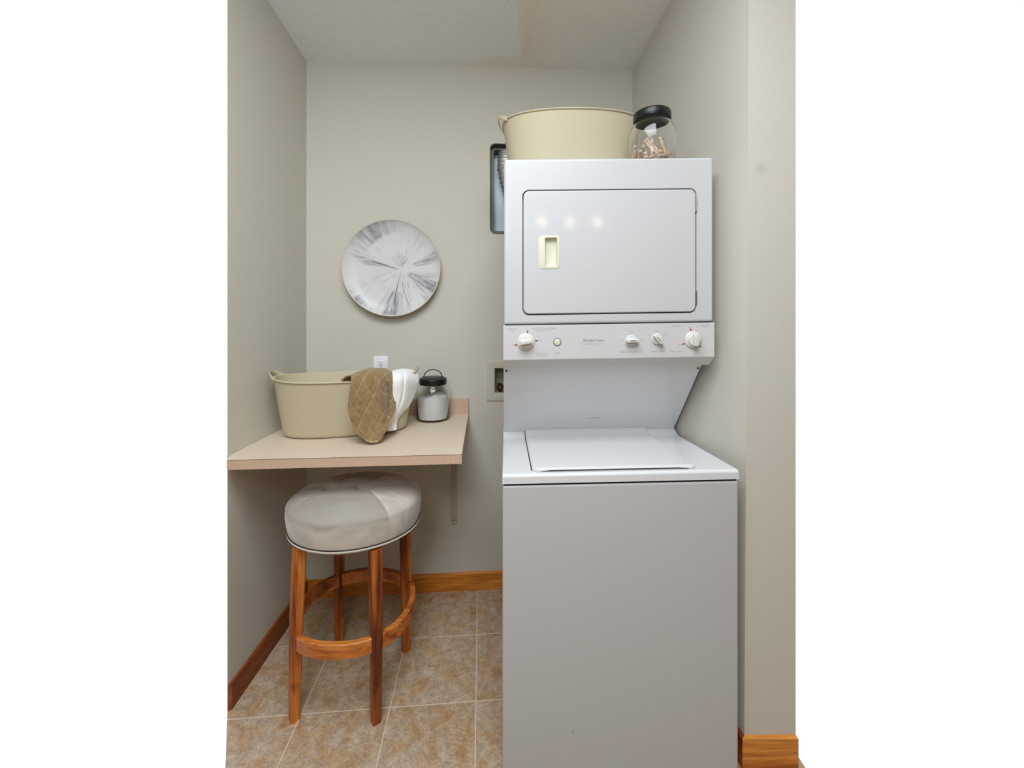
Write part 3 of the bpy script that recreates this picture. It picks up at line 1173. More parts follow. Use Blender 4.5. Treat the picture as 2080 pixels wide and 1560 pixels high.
dial(1068, 693.8, 0.0275, 0.0205, math.radians(9), 0.0072, True, [(1071.2, 674.6), (1089.6, 692.3), (1047.6, 700.2)], 'dryer_dial')
dial(1407.6, 689.8, 0.0275, 0.0205, math.radians(93), 0.0072, True, [(1402.8, 669.2), (1387.4, 698.3), (1421.8, 703.1)], 'washer_dial')
for (u, v, ang) in ((1282.0, 691.5, 0.0), (1334.2, 688.5, math.radians(-49))):
    b = ringbm(0.0238, 0.0243, 0.0003)
    part('ring_mark', on_panel(b, u, v), M_grey2, panel, 0)
    b = disc(0.0175, 0, 0.006, 0.002)
    k = part('selector_knob', on_panel(b, u, v), M_knob, panel, 35)
    g = bmesh.new()
    box(g, -0.0195, 0.0195, -0.0062, 0.0062, 0.004, 0.021, 0.003, 3)
    part('grip', on_panel(g, u, v, ang), M_knob, k, 35)
    g = bmesh.new()
    box(g, -0.009, 0.009, -0.0008, 0.0008, 0.0205, 0.0214)
    part('pointer_line', on_panel(g, u, v, ang), M_dark, k, 0)
# start button
b = ringbm(0.0113, 0.0128, 0.0015)
part('button_ring', on_panel(b, 1132, 694.6), mat('button_dark_ring', srgb(120, 116, 100), rough=0.4, metal=0.5), panel, 35)  # dark metallic ring set round the button
b = bmesh.new()
lathe(b, [(0, 0.004), (0.006, 0.0038), (0.0105, 0.0025), (0.0112, 0.0), (0, 0)], 32)
part('start_button', on_panel(b, 1132, 694.6), M_cream, panel, 50, 'round cream start button')

# printed lettering (upright characters, a few tenths of a millimetre thick)
M_let = mat('lettering', srgb(164, 166, 168), rough=0.6)
M_let2 = mat('bold_lettering', srgb(140, 142, 146), rough=0.6)


def letter(s, u, v, hpx, m=M_let, bold=False, sx=1.0):
    b = text_bm(s, hpx * PXM * 1.35, bold)
    for q in b.verts:
        q.co.x *= sx
    part('lettering', on_panel(b, u, v), m, panel, 0)


letter('Delicate', 1041.0, 668.0, 4.2)
letter('(40)', 1041.0, 673.6, 3.6)
letter('Easy Dry Perm Press', 1104, 666.8, 4.2)
letter('(Press for start)', 1103, 671.2, 3.2)
letter('Timed Dry', 1101.5, 718.5, 4.2)
letter('(minutes)', 1101, 722.6, 3.2)
letter('Start', 1132.2, 717.3, 4.0)
letter('GE Quality Product', 1205.0, 691.4, 4.6, M_let2, True, 0.85)
letter('Spacemaker Laundry', 1204.5, 697.9, 4.2, M_grey2)
letter('Wash Temperature', 1282.0, 714.6, 4.2)
letter('Water Level', 1336.0, 713.6, 4.2)
letter('Delicate', 1374.2, 662.2, 4.0)
letter('Regular', 1432.8, 661.2, 4.0)
letter('Perm Press', 1374.5, 713.6, 4.0)
letter('OFF', 1071.5, 670.0, 2.8)
letter('OFF', 1096.5, 691.2, 2.8)
letter('OFF', 1041.0, 701.0, 2.8)
letter('OFF', 1402.0, 665.0, 2.8)
letter('OFF', 1380.5, 700.5, 2.8)
letter('OFF', 1428.5, 706.0, 2.8)
letter('Warm', 1281.8, 672.6, 3.0)
letter('Cold', 1262.0, 691.6, 3.0)
letter('Hot', 1304.5, 690.9, 3.0)
letter('Med', 1333.4, 672.0, 3.0)
letter('Low', 1317.6, 680.3, 3.0)
letter('High', 1351.5, 679.3, 3.0)
for (s, u, v) in (('20', 1093.0, 683.7), ('60', 1051.0, 679.2), ('50', 1090, 705), ('30', 1082, 715), ('40', 1069.5, 719.0), ('50', 1057.5, 716.8),
                  ('12', 1416.6, 665.2), ('8', 1424, 668), ('6', 1433.5, 685.4), ('4', 1433.5, 691.2), ('10', 1384.5, 675.4), ('14', 1389.5, 670.6),
                  ('6', 1389, 707.8), ('4', 1392.5, 711), ('2', 1416.8, 712.5)):
    letter(s, u, v, 2.7, M_grey2)
# small oval emblem at the panel's lower right
b = bmesh.new()
lathe(b, [(0.90, 0), (0.90, 1), (1.0, 1), (1.0, 0)], 40, Matrix.Diagonal((0.0085, 0.0032, 0.0003, 1)))
part('emblem', on_panel(b, 1433.0, 716.2), M_grey2, panel, 0)

# dryer cabinet with a recess for its door
bm = bmesh.new()
box(bm, 0.005, 0.6895, 0.141, 0.500, 1.3265, 1.8648, 0.009, 4)
DX0, DX1, DZ0, DZ1 = 0.0640, 0.6345, 1.3560, 1.7640
cut = bmesh.new()
plate(cut, rrect(DX0, DX1, DZ0, DZ1, 0.022, 8), [], 0.10, 0.165)
bm = boolean(bm, [cut])
part('dryer_cabinet', bm, M_white)
# dark joint between dryer and panel
bm = bmesh.new()
box(bm, 0.010, 0.685, 0.146, 0.57, 1.318, 1.330)
part('joint_and_shade', bm, M_dark)
# door
G = 0.0040
bm = bmesh.new()
plate(bm, rrect(DX0 + G, DX1 - G, DZ0 + G, DZ1 - G, 0.019, 8), [], 0.1385, 0.163, bev=0.004)
hx0, hz1 = UL(1093.5, 478.8, 0.1385)
hx1, hz0 = UL(1137.3, 546.3, 0.1385)
cut = bmesh.new()
plate(cut, rrect(hx0 + .001, hx1 - .001, hz0 + .001, hz1 - .001, 0.012), [], 0.12, 0.155)
bm = boolean(bm, [cut])
door = part('dryer_door', bm, M_white)
bm = bmesh.new()
plate(bm, rrect(hx0, hx1, hz0, hz1, 0.013), [], 0.1372, 0.1540, bev=0.0018)
cut = bmesh.new()
pw = hx1 - hx0
b2 = bmesh.new()
box(b2, hx0 + pw * .31, hx1 - pw * .14, 0.12, 0.1515, hz0 + .0075, hz1 - .0065, 0.004, 3)
bm = boolean(bm, [b2])
cut.free()
part('door_handle', bm, M_cream, door, 35, 'cream recessed door handle')
for (v1_, v2_) in ((402.5, 429.5), (591, 617.5)):
    x, za = UL(1414.6, v1_, 0.138)
    _, zb = UL(1414.6, v2_, 0.138)
    bm = bmesh.new()
    n_k = 5
    for k in range(n_k):
        z0_ = zb + (za - zb) * k / n_k
        lathe(bm, [(0, 0), (0.0028, 0), (0.0028, (za - zb) / n_k - .0008), (0, (za - zb) / n_k - .0008)], 12, Matrix.Translation((x, 0.1395, z0_)))
    part('hinge', bm, M_steel, unit, 35)


# ------------------------------------------------------------------ flexible laundry tubs
TA0, TA1, TB0, TB1, TH = 0.240, 0.271, 0.108, 0.160, 0.228


def tub_pt(th, t, off=0.0, z_extra=0.0):
    """point on the tub wall: th around, t up (0..1)"""
    g = (max(0.0, t - 0.096) / 0.904) ** 0.85
    a = TA0 + (TA1 - TA0) * g + off
    b = TB0 + (TB1 - TB0) * g + off
    c, s = math.cos(th), math.sin(th)
    e = 2 / 2.35
    x = a * math.copysign(abs(c) ** e, c)
    y = b * math.copysign(abs(s) ** e, s)
    rise = 0.010 * abs(c) ** 4
    z = t * TH + rise * t ** 3 + z_extra
    return Vector((x, y, z))


def make_tub(label, group, loc, rot):
    t = thing('laundry_tub', label, 'laundry tub', loc, rot, group)
    bm = bmesh.new()
    n = 120
    rings = []
    fil = 0.022
    # underside, rounded foot, outer wall
    for k in range(5):
        a = k / 4 * PI / 2
        rings.append([tub_pt(2 * PI * i / n, 0.0, -fil * (1 - math.sin(a)), fil * (1 - math.cos(a))) for i in range(n)])
    for k in range(1, 16):
        tt = 0.096 + (1 - 0.096) * k / 15
        rings.append([tub_pt(2 * PI * i / n, tt) for i in range(n)])
    for k in range(15, -1, -1):
        tt = 0.06 + (1 - 0.06) * k / 15
        rings.append([tub_pt(2 * PI * i / n, tt, -0.0035) for i in range(n)])
    R = [[bm.verts.new(p) for p in r] for r in rings]
    for a, b in zip(R, R[1:]):
        for i in range(n):
            bm.faces.new((a[i], a[(i + 1) % n], b[(i + 1) % n], b[i]))
    bm.faces.new(R[0][::-1])
    bm.faces.new(R[-1])
    obj('tub_body', bm, M_tub, t, smooth=50)
    bm = bmesh.new()
    tube(bm, [tub_pt(2 * PI * i / 140, 1.0, 0.001, 0.0005) for i in range(140)], 0.0042, 8, flat=0.0032, closed=True)
    obj('rim', bm, M_tub, t, smooth=60)
    for sgn in (0, 1):
        bm = bmesh.new()
        pts = []
        for k in range(25):
            s = k / 24
            th = math.radians(-21 + 42 * s) + PI * sgn
            p = tub_pt(th, 1.0)
            q = math.sin(PI * s)
            p.x += (0.019 * q ** 0.8) * (1 if sgn == 0 else -1)
            p.z += 0.024 * q - 0.003
            pts.append(p)
        tube(bm, pts, 0.0026, 10, flat=0.0072)
        obj('handle', bm, M_tub, t, smooth=60)
    return t


lower_tub = make_tub('cream plastic laundry tub with towels over its rim on the counter', 'cream laundry tubs', (-0.690, 1.675, ZT), math.radians(15))
upper_tub = thing('laundry_tub', 'cream plastic laundry tub standing empty on top of the dryer', 'laundry tub', (0.240, 1.60, 1.8775), math.radians(3), 'cream laundry tubs')
upper_tub.rotation_euler = (0, -0.015, math.radians(3))
for ch in list(lower_tub.children):
    c = ch.copy()
    C.objects.link(c)
    c.parent = upper_tub

# ------------------------------------------------------------------ glass jars
def jar_glass(bm, r=0.077, h=0.171, rn=0.058):
    outer = [(0, 0), (r * .85, 0), (r * .96, 0.003), (r, 0.010), (r, 0.114), (r * .975, 0.130), (r * .90, 0.144), (r * .82, 0.154), (rn, 0.160), (rn, h)]
    w_ = 0.0028
    inner = [(rn - w_, h), (rn - w_, 0.1585), (r * .82 - w_, 0.1515), (r * .90 - w_, 0.142), (r * .975 - w_, 0.1285), (r - w_, 0.113), (r - w_, 0.012), (r * .94 - w_, 0.0075), (0, 0.006)]
    lathe(bm, outer + inner, 64)


def make_jar(label, loc):
    t = thing('glass_jar', label, 'jar', loc)
    bm = bmesh.new()
    jar_glass(bm)
    obj('jar_body', bm, M_glass, t, smooth=50)
    bm = bmesh.new()
    R_ = 0.0635
    lathe(bm, [(0, 0.171), (0.0585, 0.171), (0.0585, 0.164), (0.0600, 0.1635), (0.0620, 0.164), (R_, 0.168), (R_, 0.187), (R_ - .0015, 0.191), (R_ - .006, 0.1935), (0.045, 0.1975), (0.02, 0.199), (0, 0.1993)], 64)
    lid = obj('jar_lid', bm, M_black, t, smooth=35)
    return t, lid


low_jar, lid = make_jar('glass jar of white speckled powder with black handled lid on the counter', (-0.3705, 1.872, ZT))
bm = bmesh.new()
pts = []
for k in range(29):
    a = PI * k / 28
    pts.append((0.0435 * math.cos(a), 0.0, 0.192 + 0.040 * math.sin(a) ** 0.9))
tube(bm, pts, 0.0022, 10, up=Vector((0, 1, 0)))
for s in (-1, 1):
    lathe(bm, [(0, -0.002), (0.0055, -0.002), (0.0055, 0.006), (0, 0.007)], 14, Matrix.Translation((0.0445 * s, 0, 0.1925)))
obj('carry_handle', bm, M_black, lid, smooth=50)
# washing powder, heaped a little to the right
M_pow = mat('washing_powder', srgb(238, 242, 240), rough=0.9)
nt = M_pow.node_tree
tc = N(nt, 'ShaderNodeTexCoord')
vv = N(nt, 'ShaderNodeTexVoronoi', i_Scale=240.0)
nt.links.new(tc.outputs['Object'], vv.inputs['Vector'])
n9 = N(nt, 'ShaderNodeTexNoise', i_Scale=160.0, i_Detail=2.0)
nt.links.new(tc.outputs['Object'], n9.inputs['Vector'])
d1 = ramp(nt, vv.outputs['Distance'], [(0.14, (1, 1, 1, 1)), (0.26, (0, 0, 0, 1))])
d2 = ramp(nt, n9.outputs['Fac'], [(0.49, (0, 0, 0, 1)), (0.55, (1, 1, 1, 1))])
kk = mth(nt, 'MULTIPLY', d1, d2)
nt.links.new(mixc(nt, kk, srgb(250, 252, 251), srgb(96, 108, 140)), nt.nodes['Principled BSDF'].inputs['Base Color'])
bm = bmesh.new()
rp = 0.0738
seg = 64
b2 = bmesh.new()
rings = []
for r_, z_ in ((0.0, 0.0065), (rp * .9, 0.0075), (rp, 0.012)):
    rings.append([b2.verts.new((r_ * math.cos(2 * PI * k / seg), r_ * math.sin(2 * PI * k / seg), z_)) for k in range(seg)] if r_ > 0 else [b2.verts.new((0, 0, z_))])
for j in range(13):
    r_ = rp * (1 - j / 12)
    ring = []
    for k in range(seg if j < 12 else 1):
        a = 2 * PI * k / seg
        x, y = r_ * math.cos(a), r_ * math.sin(a)
        z_ = 0.108 + 0.09 * x + 0.004 * math.sin(x * 60 + 1) + 0.006 * noise.noise(Vector((x * 40, y * 40, 3)))
        ring.append(b2.verts.new((x, y, min(z_, 0.112 if j == 0 else 0.125))))
    rings.append(ring)
for a, b in zip(rings, rings[1:]):
    for k in range(seg):
        q = (k + 1) % seg
        if len(a) == 1:
            b2.faces.new((a[0], b[q], b[k]))
        elif len(b) == 1:
            b2.faces.new((a[k], a[q], b[0]))
        else:
            b2.faces.new((a[k], a[q], b[q], b[k]))
merge(bm, b2)
pw_ = tag(obj('washing_powder', bm, M_pow, smooth=50), 'white washing powder with blue specks heaped in the jar on the counter', 'powder')
pw_['kind'] = 'stuff'
pw_.location = low_jar.location

up_jar, lid2 = make_jar('glass jar of wooden clothespins with black lid on top of the dryer', (0.4915, 1.400, 1.8725))
# its handle is folded down flat on the lid
bm = bmesh.new()
pts = [(0.0435 * math.cos(PI * k / 20), 0.040 * math.sin(PI * k / 20), 0.1985) for k in range(21)]
tube(bm, pts, 0.0022, 8)
obj('carry_handle', bm, M_black, lid2, smooth=50)

# clothespins: round-headed split pegs
bm = bmesh.new()
PL = 0.088
lathe(bm, [(0, PL), (0.003, PL - .0006), (0.0054, PL - .003), (0.0058, PL - .006), (0.0048, PL - .010), (0.0042, PL - .013), (0.0052, PL - .017), (0.0058, PL - .025),
           (0.0060, 0.048), (0, 0.048)], 18)
for s in (-1, 1):
    b2 = bmesh.new()
    ring = lambda z, k_: [b2.verts.new((s * (0.0012 + k_ + 0.0050 * max(0, math.sin(PI * i / 8))), 0.0054 * math.cos(PI * i / 8), z)) for i in range(9)]
    r0, r1, r2 = ring(0.0, 0.0022), ring(0.02, 0.0004), ring(0.050, -0.0004)
    for a, b in ((r0, r1), (r1, r2)):
        for i in range(8):
            b2.faces.new((a[i], a[i + 1], b[i + 1], b[i]))
        b2.faces.new((a[8], a[0], b[0], b[8]))
    b2.faces.new(r0)
    b2.faces.new(r2[::-1])
    merge(bm, b2)
pin0 = obj('clothespin', bm, M_pin, smooth=50)
for v in pin0.data.vertices:
    v.co.x *= 1.2
    v.co.y *= 1.2
JC = Vector((0.4915, 1.400, 1.8725))
ZB = 1.8725 + 0.012
pins = [  # head (u, v, Y), direction of the tail in pixels, sign of its depth run, label
    ((1287, 295, 1.385), (2, 42), 1, 'upright wooden clothespin against the left side of the dryer-top jar'),
    ((1296, 304, 1.355), (16, 34), 1, 'short-looking round-headed clothespin second from the left in the jar'),
    ((1303, 294, 1.350), (34, 44), 1, 'long leaning clothespin crossing the front middle of the jar'),
    ((1307.5, 286.5, 1.362), (36, 46), 1, 'leaning clothespin just above the front middle one in the jar'),
    ((1312, 282.5, 1.378), (38, 46), 1, 'topmost of the three parallel leaning clothespins in the jar'),
    ((1340, 279, 1.372), (18, 54), 1, 'tall steep clothespin reaching highest at the right of the jar'),
    ((1341, 285, 1.405), (16, 54), 1, 'steep clothespin tucked behind the tallest right one in the jar'),
    ((1364, 313, 1.385), (-40, 24), -1, 'clothespin with its round head by the right side of the jar'),
    ((1309, 309, 1.345), (26, 30), 1, 'low round-headed clothespin at the front left foot of the pile'),
    ((1289, 309, 1.410), (24, 28), 1, 'low slotted clothespin lying at the far left of the jar'),
    ((1345, 306, 1.345), (-32, 30), 1, 'clothespin lying low across the front right of the jar'),
    ((1356, 322, 1.41), (-50, 6), 1, 'clothespin lying flat along the back of the pile'),
    ((1312, 318, 1.350), (26, 22), 1, 'clothespin lying at the bottom front under the leaning ones'),
    ((1330, 309, 1.425), (-34, 26), -1, 'clothespin leaning left at the back centre of the jar'),
]
first = True
for (hu, hv, hY), (du, dv), sg, lab in pins:
    h = px(hu, hv, hY)
    dx = du * hY / F
    dz = -dv * hY / F
    L = PL
    dz = max(dz, ZB - h.z + 0.004)
    if math.hypot(dx, dz) > L:
        k = L / math.hypot(dx, dz)
        dx, dz = dx * k, dz * k
    dy = sg * math.sqrt(max(0, L * L - dx * dx - dz * dz))
    tl = h + Vector((dx, dy, dz))
    # keep both ends inside the glass
    for q in (tl, h):
        w2 = Vector((q.x - JC.x, q.y - JC.y))
        if w2.length > 0.064:
            w2 = w2 * (0.064 / w2.length)
            q.x, q.y = JC.x + w2.x, JC.y + w2.y
    tl.z = max(tl.z, ZB)
    dirv = (h - tl).normalized()
    o = pin0 if first else pin0.copy()
    if not first:
        C.objects.link(o)
    first = False
    o.rotation_mode = 'QUATERNION'
    o.rotation_quaternion = dirv.to_track_quat('Z', 'Y')
    o.location = h - dirv * PL
    tag(o, lab, 'clothespin', 'wooden clothespins in the upper jar')

# ------------------------------------------------------------------ stool
SC = Vector((-0.583, 1.492))
SA, SB = 0.232, 0.205
SZ = 0.590
stool = thing('counter_stool', 'round counter stool with greige velvet tufted seat and brown wooden legs', 'stool', (SC.x, SC.y, 0))


def velvet():
    m = mat('greige_velvet', srgb(196, 188, 178), rough=0.85, spec=0.2, sheen=0.5)
    nt = m.node_tree
    b = nt.nodes['Principled BSDF']
    b.inputs['Sheen Roughness'].default_value = 0.4
    tc = N(nt, 'ShaderNodeTexCoord')
    sep = N(nt, 'ShaderNodeSeparateXYZ')
    nt.links.new(tc.outputs['Object'], sep.inputs[0])
    n1 = N(nt, 'ShaderNodeTexNoise', i_Scale=14.0, i_Detail=5.0, i_Distortion=0.5)
    n2 = N(nt, 'ShaderNodeTexNoise', i_Scale=220.0, i_Detail=3.0)
    mp = N(nt, 'ShaderNodeMapping')
    mp.inputs['Scale'].default_value = (0.5, 1.3, 1.0)
    nt.links.new(tc.outputs['Object'], mp.inputs['Vector'])
    nt.links.new(mp.outputs[0], n1.inputs['Vector'])
    nt.links.new(tc.outputs['Object'], n2.inputs['Vector'])
    # brushed nap on the front centre panel, darker than the rest
    wob = mth(nt, 'MULTIPLY', mth(nt, 'SUBTRACT', n1.outputs['Fac'], 0.5), 0.09)

    def soft(a, b_, wd):      # 1 where a < b_, over a width wd
        return mth(nt, 'ADD', mth(nt, 'DIVIDE', mth(nt, 'SUBTRACT', b_, a), wd), 0.5, clamp=True)
    inx = soft(sep.outputs['X'], mth(nt, 'SUBTRACT', 0.020, sep.outputs['Y']), 0.004)
    inz = soft(0.668, mth(nt, 'ADD', sep.outputs['Z'], wob), 0.016)
    iny = soft(sep.outputs['Y'], -0.012, 0.006)
    pan = mth(nt, 'MULTIPLY', mth(nt, 'MULTIPLY', inx, inz), iny)
    c = ramp(nt, n1.outputs['Fac'], [(0.35, srgb(192, 184, 173)), (0.62, srgb(218, 210, 199))])
    c = mixc(nt, mth(nt, 'MULTIPLY', pan, 0.7), c, srgb(158, 152, 142))
    c = mixc(nt, mth(nt, 'MULTIPLY', n2.outputs['Fac'], 0.25), c, srgb(120, 112, 104))
    nt.links.new(c, b.inputs['Base Color'])
    bp = N(nt, 'ShaderNodeBump', i_Strength=0.15, i_Distance=0.001)
    nt.links.new(n2.outputs['Fac'], bp.inputs['Height'])
    nt.links.new(bp.outputs[0], b.inputs['Normal'])
    return m


M_vel = velvet()
bm = bmesh.new()
n, m_ = 160, 46
DIM = [(-0.081, -0.014), (0.033, -0.014), (-0.081, 0.085), (0.033, 0.085)]


def seat_pt(th, s):
    """s: 0 at the welt, 1 at the crown centre"""
    if s < 0.35:
        k = s / 0.35
        rr = 0.982 + 0.048 * math.sin(k * PI * 0.62)
        z = SZ + 0.084 * k
    else:
        k = (s - 0.35) / 0.65
        a = k * PI / 2
        rr = (0.982 + 0.048 * math.sin(PI * 0.62)) * math.cos(a) ** 0.75 if k < 1 else 0
        z = SZ + 0.084 + 0.054 * math.sin(a) ** 1.05
    seam_and_shade = math.exp(-(((th - 2 * PI * (1 - 42 / 360)) if th > 0 else 9) / 0.014) ** 2)
    rr -= 0.010 * seam_and_shade * min(1, s / .1) * max(0, min(1, (0.62 - s) / .1))
    x, y = SA * rr * math.cos(th), SB * rr * math.sin(th)
    top = max(0, min(1, (s - .40) / .2))
    dz = 0
    for cx_, cy_ in DIM:
        d2_ = (x - cx_) ** 2 + (y - cy_) ** 2
        dz -= 0.020 * math.exp(-d2_ / (2 * 0.013 ** 2)) + 0.006 * math.exp(-d2_ / (2 * 0.03 ** 2))
    # seams run between the buttons and out to the edge
    for ln in ((x - 0.033 - 1.0 * max(0, -y - .014)), (x + 0.079 + 0.75 * max(0, -y - .014))):
        dz -= 0.0045 * math.exp(-(ln / 0.006) ** 2)
    for cy_ in (-0.014, 0.085):
        if x > -0.10 and x < 0.05:
            dz -= 0.007 * math.exp(-((y - cy_) / 0.010) ** 2)
    return Vector((x, y, z + dz * top))


R = []
for j in range(m_):
    R.append([bm.verts.new(seat_pt(2 * PI * i / n, j / m_)) for i in range(n)])
cv = bm.verts.new(seat_pt(0, 1.0))
for a, b in zip(R, R[1:]):
    for i in range(n):
        bm.faces.new((a[i], a[(i + 1) % n], b[(i + 1) % n], b[i]))
for i in range(n):
    bm.faces.new((R[-1][i], R[-1][(i + 1) % n], cv))
bm.faces.new(R[0][::-1])
seat = obj('seat', bm, M_vel, stool, smooth=70)
for cx_, cy_ in DIM:
    bm = bmesh.new()
    lathe(bm, [(0, 0.004), (0.006, 0.003), (0.009, 0.0), (0.007, -0.004), (0, -0.005)], 20, Matrix.Translation((cx_, cy_, SZ + 0.1115)))
    obj('button', bm, M_vel, seat)
bm = bmesh.new()
tube(bm, [(SA * .992 * math.cos(2 * PI * i / 120), SB * .985 * math.sin(2 * PI * i / 120), SZ - .001) for i in range(120)], 0.0045, 8, closed=True)
pip = obj('piping', bm, mat('pale_piping', srgb(206, 200, 186), rough=0.8), stool, smooth=60)
pip['label'] = 'pale piping around the seat base'
bm = bmesh.new()
tube(bm, [(SA * .996 * math.cos(2 * PI * i / 120), SB * .992 * math.sin(2 * PI * i / 120), SZ + .0045) for i in range(120)], 0.0022, 6, closed=True)
obj('seam_and_shade', bm, mat('seam_shadow', srgb(60, 54, 46), rough=0.9), stool, smooth=60)  # dark ring, the shade in the seam over the piping put in as colour
bm = bmesh.new()
b2 = bmesh.new()
lathe(b2, [(0, SZ - 0.020), (0.93, SZ - .016), (0.96, SZ - .010), (0.975, SZ - .002), (0, SZ - .002)], 100)
merge(bm, b2, Matrix.Diagonal((SA, SB, 1, 1)))
obj('seat_base', bm, mat('underside_cloth', srgb(150, 140, 125), rough=0.9), stool, smooth=40)

M_leg = wood_mat('stained_pine', srgb(224, 142, 62), srgb(194, 106, 42), srgb(92, 40, 16), axis='Z', scale=11, rough=0.38, knots=True, seed=1.7)
M_ring = wood_mat('stained_pine_rail', srgb(226, 144, 66), srgb(198, 112, 48), srgb(120, 58, 24), axis='X', scale=12, rough=0.42, seed=4.0)
feet = [(-0.149, -0.150), (0.128, -0.158), (0.152, 0.128), (-0.137, 0.168)]
angs = []
for i, (fx, fy) in enumerate(feet):
    az = math.atan2(fy, fx)
    angs.append(az)
    kf = (0.925, 0.97, 0.97, 0.965)[i]
    tx, ty = fx * kf, fy * kf
    b2 = bmesh.new()
    lv = []
    for k in range(9):
        s = k / 8
        wdt = 0.0135 + 0.0045 * s ** 0.8
        bow = 0.003 * math.sin(PI * s)
        cx_ = fx + (tx - fx) * s + math.cos(az) * bow
        cy_ = fy + (ty - fy) * s + math.sin(az) * bow
        z = (SZ - .012) * s
        ring = []
        for q in range(4):
            for dq in (-0.16, 0.16):
                a = az + PI / 4 + q * PI / 2 + dq
                ring.append(b2.verts.new((cx_ + wdt * 1.36 * math.cos(a), cy_ + wdt * 1.36 * math.sin(a), z)))
        lv.append(ring)
    for a, b in zip(lv, lv[1:]):
        for q in range(8):
            b2.faces.new((a[q], a[(q + 1) % 8], b[(q + 1) % 8], b[q]))
    b2.faces.new(lv[0][::-1])
    b2.faces.new(lv[-1])
    bm = bmesh.new()
    merge(bm, b2)
    obj('leg', bm, M_leg, stool, smooth=25)
# four bent foot rails, each from leg to leg
for i in range(4):
    a0, a1 = angs[i], angs[(i + 1) % 4]
    if a1 < a0:
        a1 += 2 * PI
    b2 = bmesh.new()
    rings = []
    nseg = 28
    for k in range(nseg + 1):
        th = a0 + 0.03 + (a1 - a0 - 0.06) * k / nseg
        def rad(off):
            e = 2.25
            A_, B_ = 0.214 + off, 0.203 + off
            return 1 / ((abs(math.cos(th)) / A_) ** e + (abs(math.sin(th)) / B_) ** e) ** (1 / e)
        ring = []
        for off, z in ((0, 0.243), (0, 0.287), (-.003, 0.290), (-.017, 0.290), (-.020, 0.287), (-.020, 0.243)):
            rr = rad(off)
            ring.append(b2.verts.new((rr * math.cos(th), rr * math.sin(th), z)))
        rings.append(ring)
    for a, b in zip(rings, rings[1:]):
        for q in range(6):
            b2.faces.new((a[q], a[(q + 1) % 6], b[(q + 1) % 6], b[q]))
    b2.faces.new(rings[0][::-1])
    b2.faces.new(rings[-1])
    bm = bmesh.new()
    merge(bm, b2)
    obj('foot_rail', bm, M_ring, stool, smooth=30)


# ------------------------------------------------------------------ towels
def towel_mat(name, base, line, dark, step=6.0, quilt=True):
    m = mat(name, base, rough=0.95, spec=0.1, sheen=0.4)
    nt = m.node_tree
    b = nt.nodes['Principled BSDF']
    uv = N(nt, 'ShaderNodeUVMap')
    uv.uv_map = 'UVMap'
    sep = N(nt, 'ShaderNodeSeparateXYZ')
    nt.links.new(uv.outputs[0], sep.inputs[0])
    tc = N(nt, 'ShaderNodeTexCoord')
    n1 = N(nt, 'ShaderNodeTexNoise', i_Scale=300.0, i_Detail=4.0, i_Roughness=0.7)
    n2 = N(nt, 'ShaderNodeTexNoise', i_Scale=60.0, i_Detail=4.0)
    for n in (n1, n2):
        nt.links.new(tc.outputs['Object'], n.inputs['Vector'])
    U, V = sep.outputs['X'], sep.outputs['Y']

    def lines(a, b_, off):
        x = mth(nt, 'ADD', mth(nt, 'ADD', mth(nt, 'MULTIPLY', U, a), mth(nt, 'MULTIPLY', V, b_)), off)
        f = mth(nt, 'ABSOLUTE', mth(nt, 'SUBTRACT', mth(nt, 'FRACT', x), 0.5))
        return f
    g1, g2 = lines(3.5, -6.4, 10.0), lines(2.6, 3.4, 10.3)
    g = mth(nt, 'MINIMUM', g1, g2)
    ln = ramp(nt, g, [(0.008, (1, 1, 1, 1)), (0.028, (0, 0, 0, 1))])
    c = ramp(nt, n2.outputs['Fac'], [(0.25, dark), (0.72, base)])
    fz = ramp(nt, n1.outputs['Fac'], [(0.35, (0.72, 0.70, 0.66, 1)), (0.65, (1, 1, 1, 1))])
    c = mixc(nt, 0.8 if quilt else 0.08, c, fz, 'MULTIPLY')
    if quilt:
        c = mixc(nt, mth(nt, 'MULTIPLY', ln, 0.55), c, line)
        # plain woven border at the hem
        eu = mth(nt, 'GREATER_THAN', mth(nt, 'ABSOLUTE', mth(nt, 'SUBTRACT', U, 0.5)), 0.462)
        hem = mth(nt, 'MAXIMUM', mth(nt, 'GREATER_THAN', V, 0.955), mth(nt, 'MULTIPLY', eu, mth(nt, 'GREATER_THAN', V, 0.66)))
        c = mixc(nt, mth(nt, 'MULTIPLY', hem, 0.6), c, line)
    nt.links.new(c, b.inputs['Base Color'])
    hgt = mth(nt, 'ADD', mth(nt, 'MULTIPLY', n1.outputs['Fac'], 0.5), mth(nt, 'MULTIPLY', mth(nt, 'MINIMUM', g, 0.14), 6.0))
    bp = N(nt, 'ShaderNodeBump', i_Strength=0.7 if quilt else 0.22, i_Distance=0.003)
    nt.links.new(hgt, bp.inputs['Height'])
    nt.links.new(bp.outputs[0], b.inputs['Normal'])
    return m


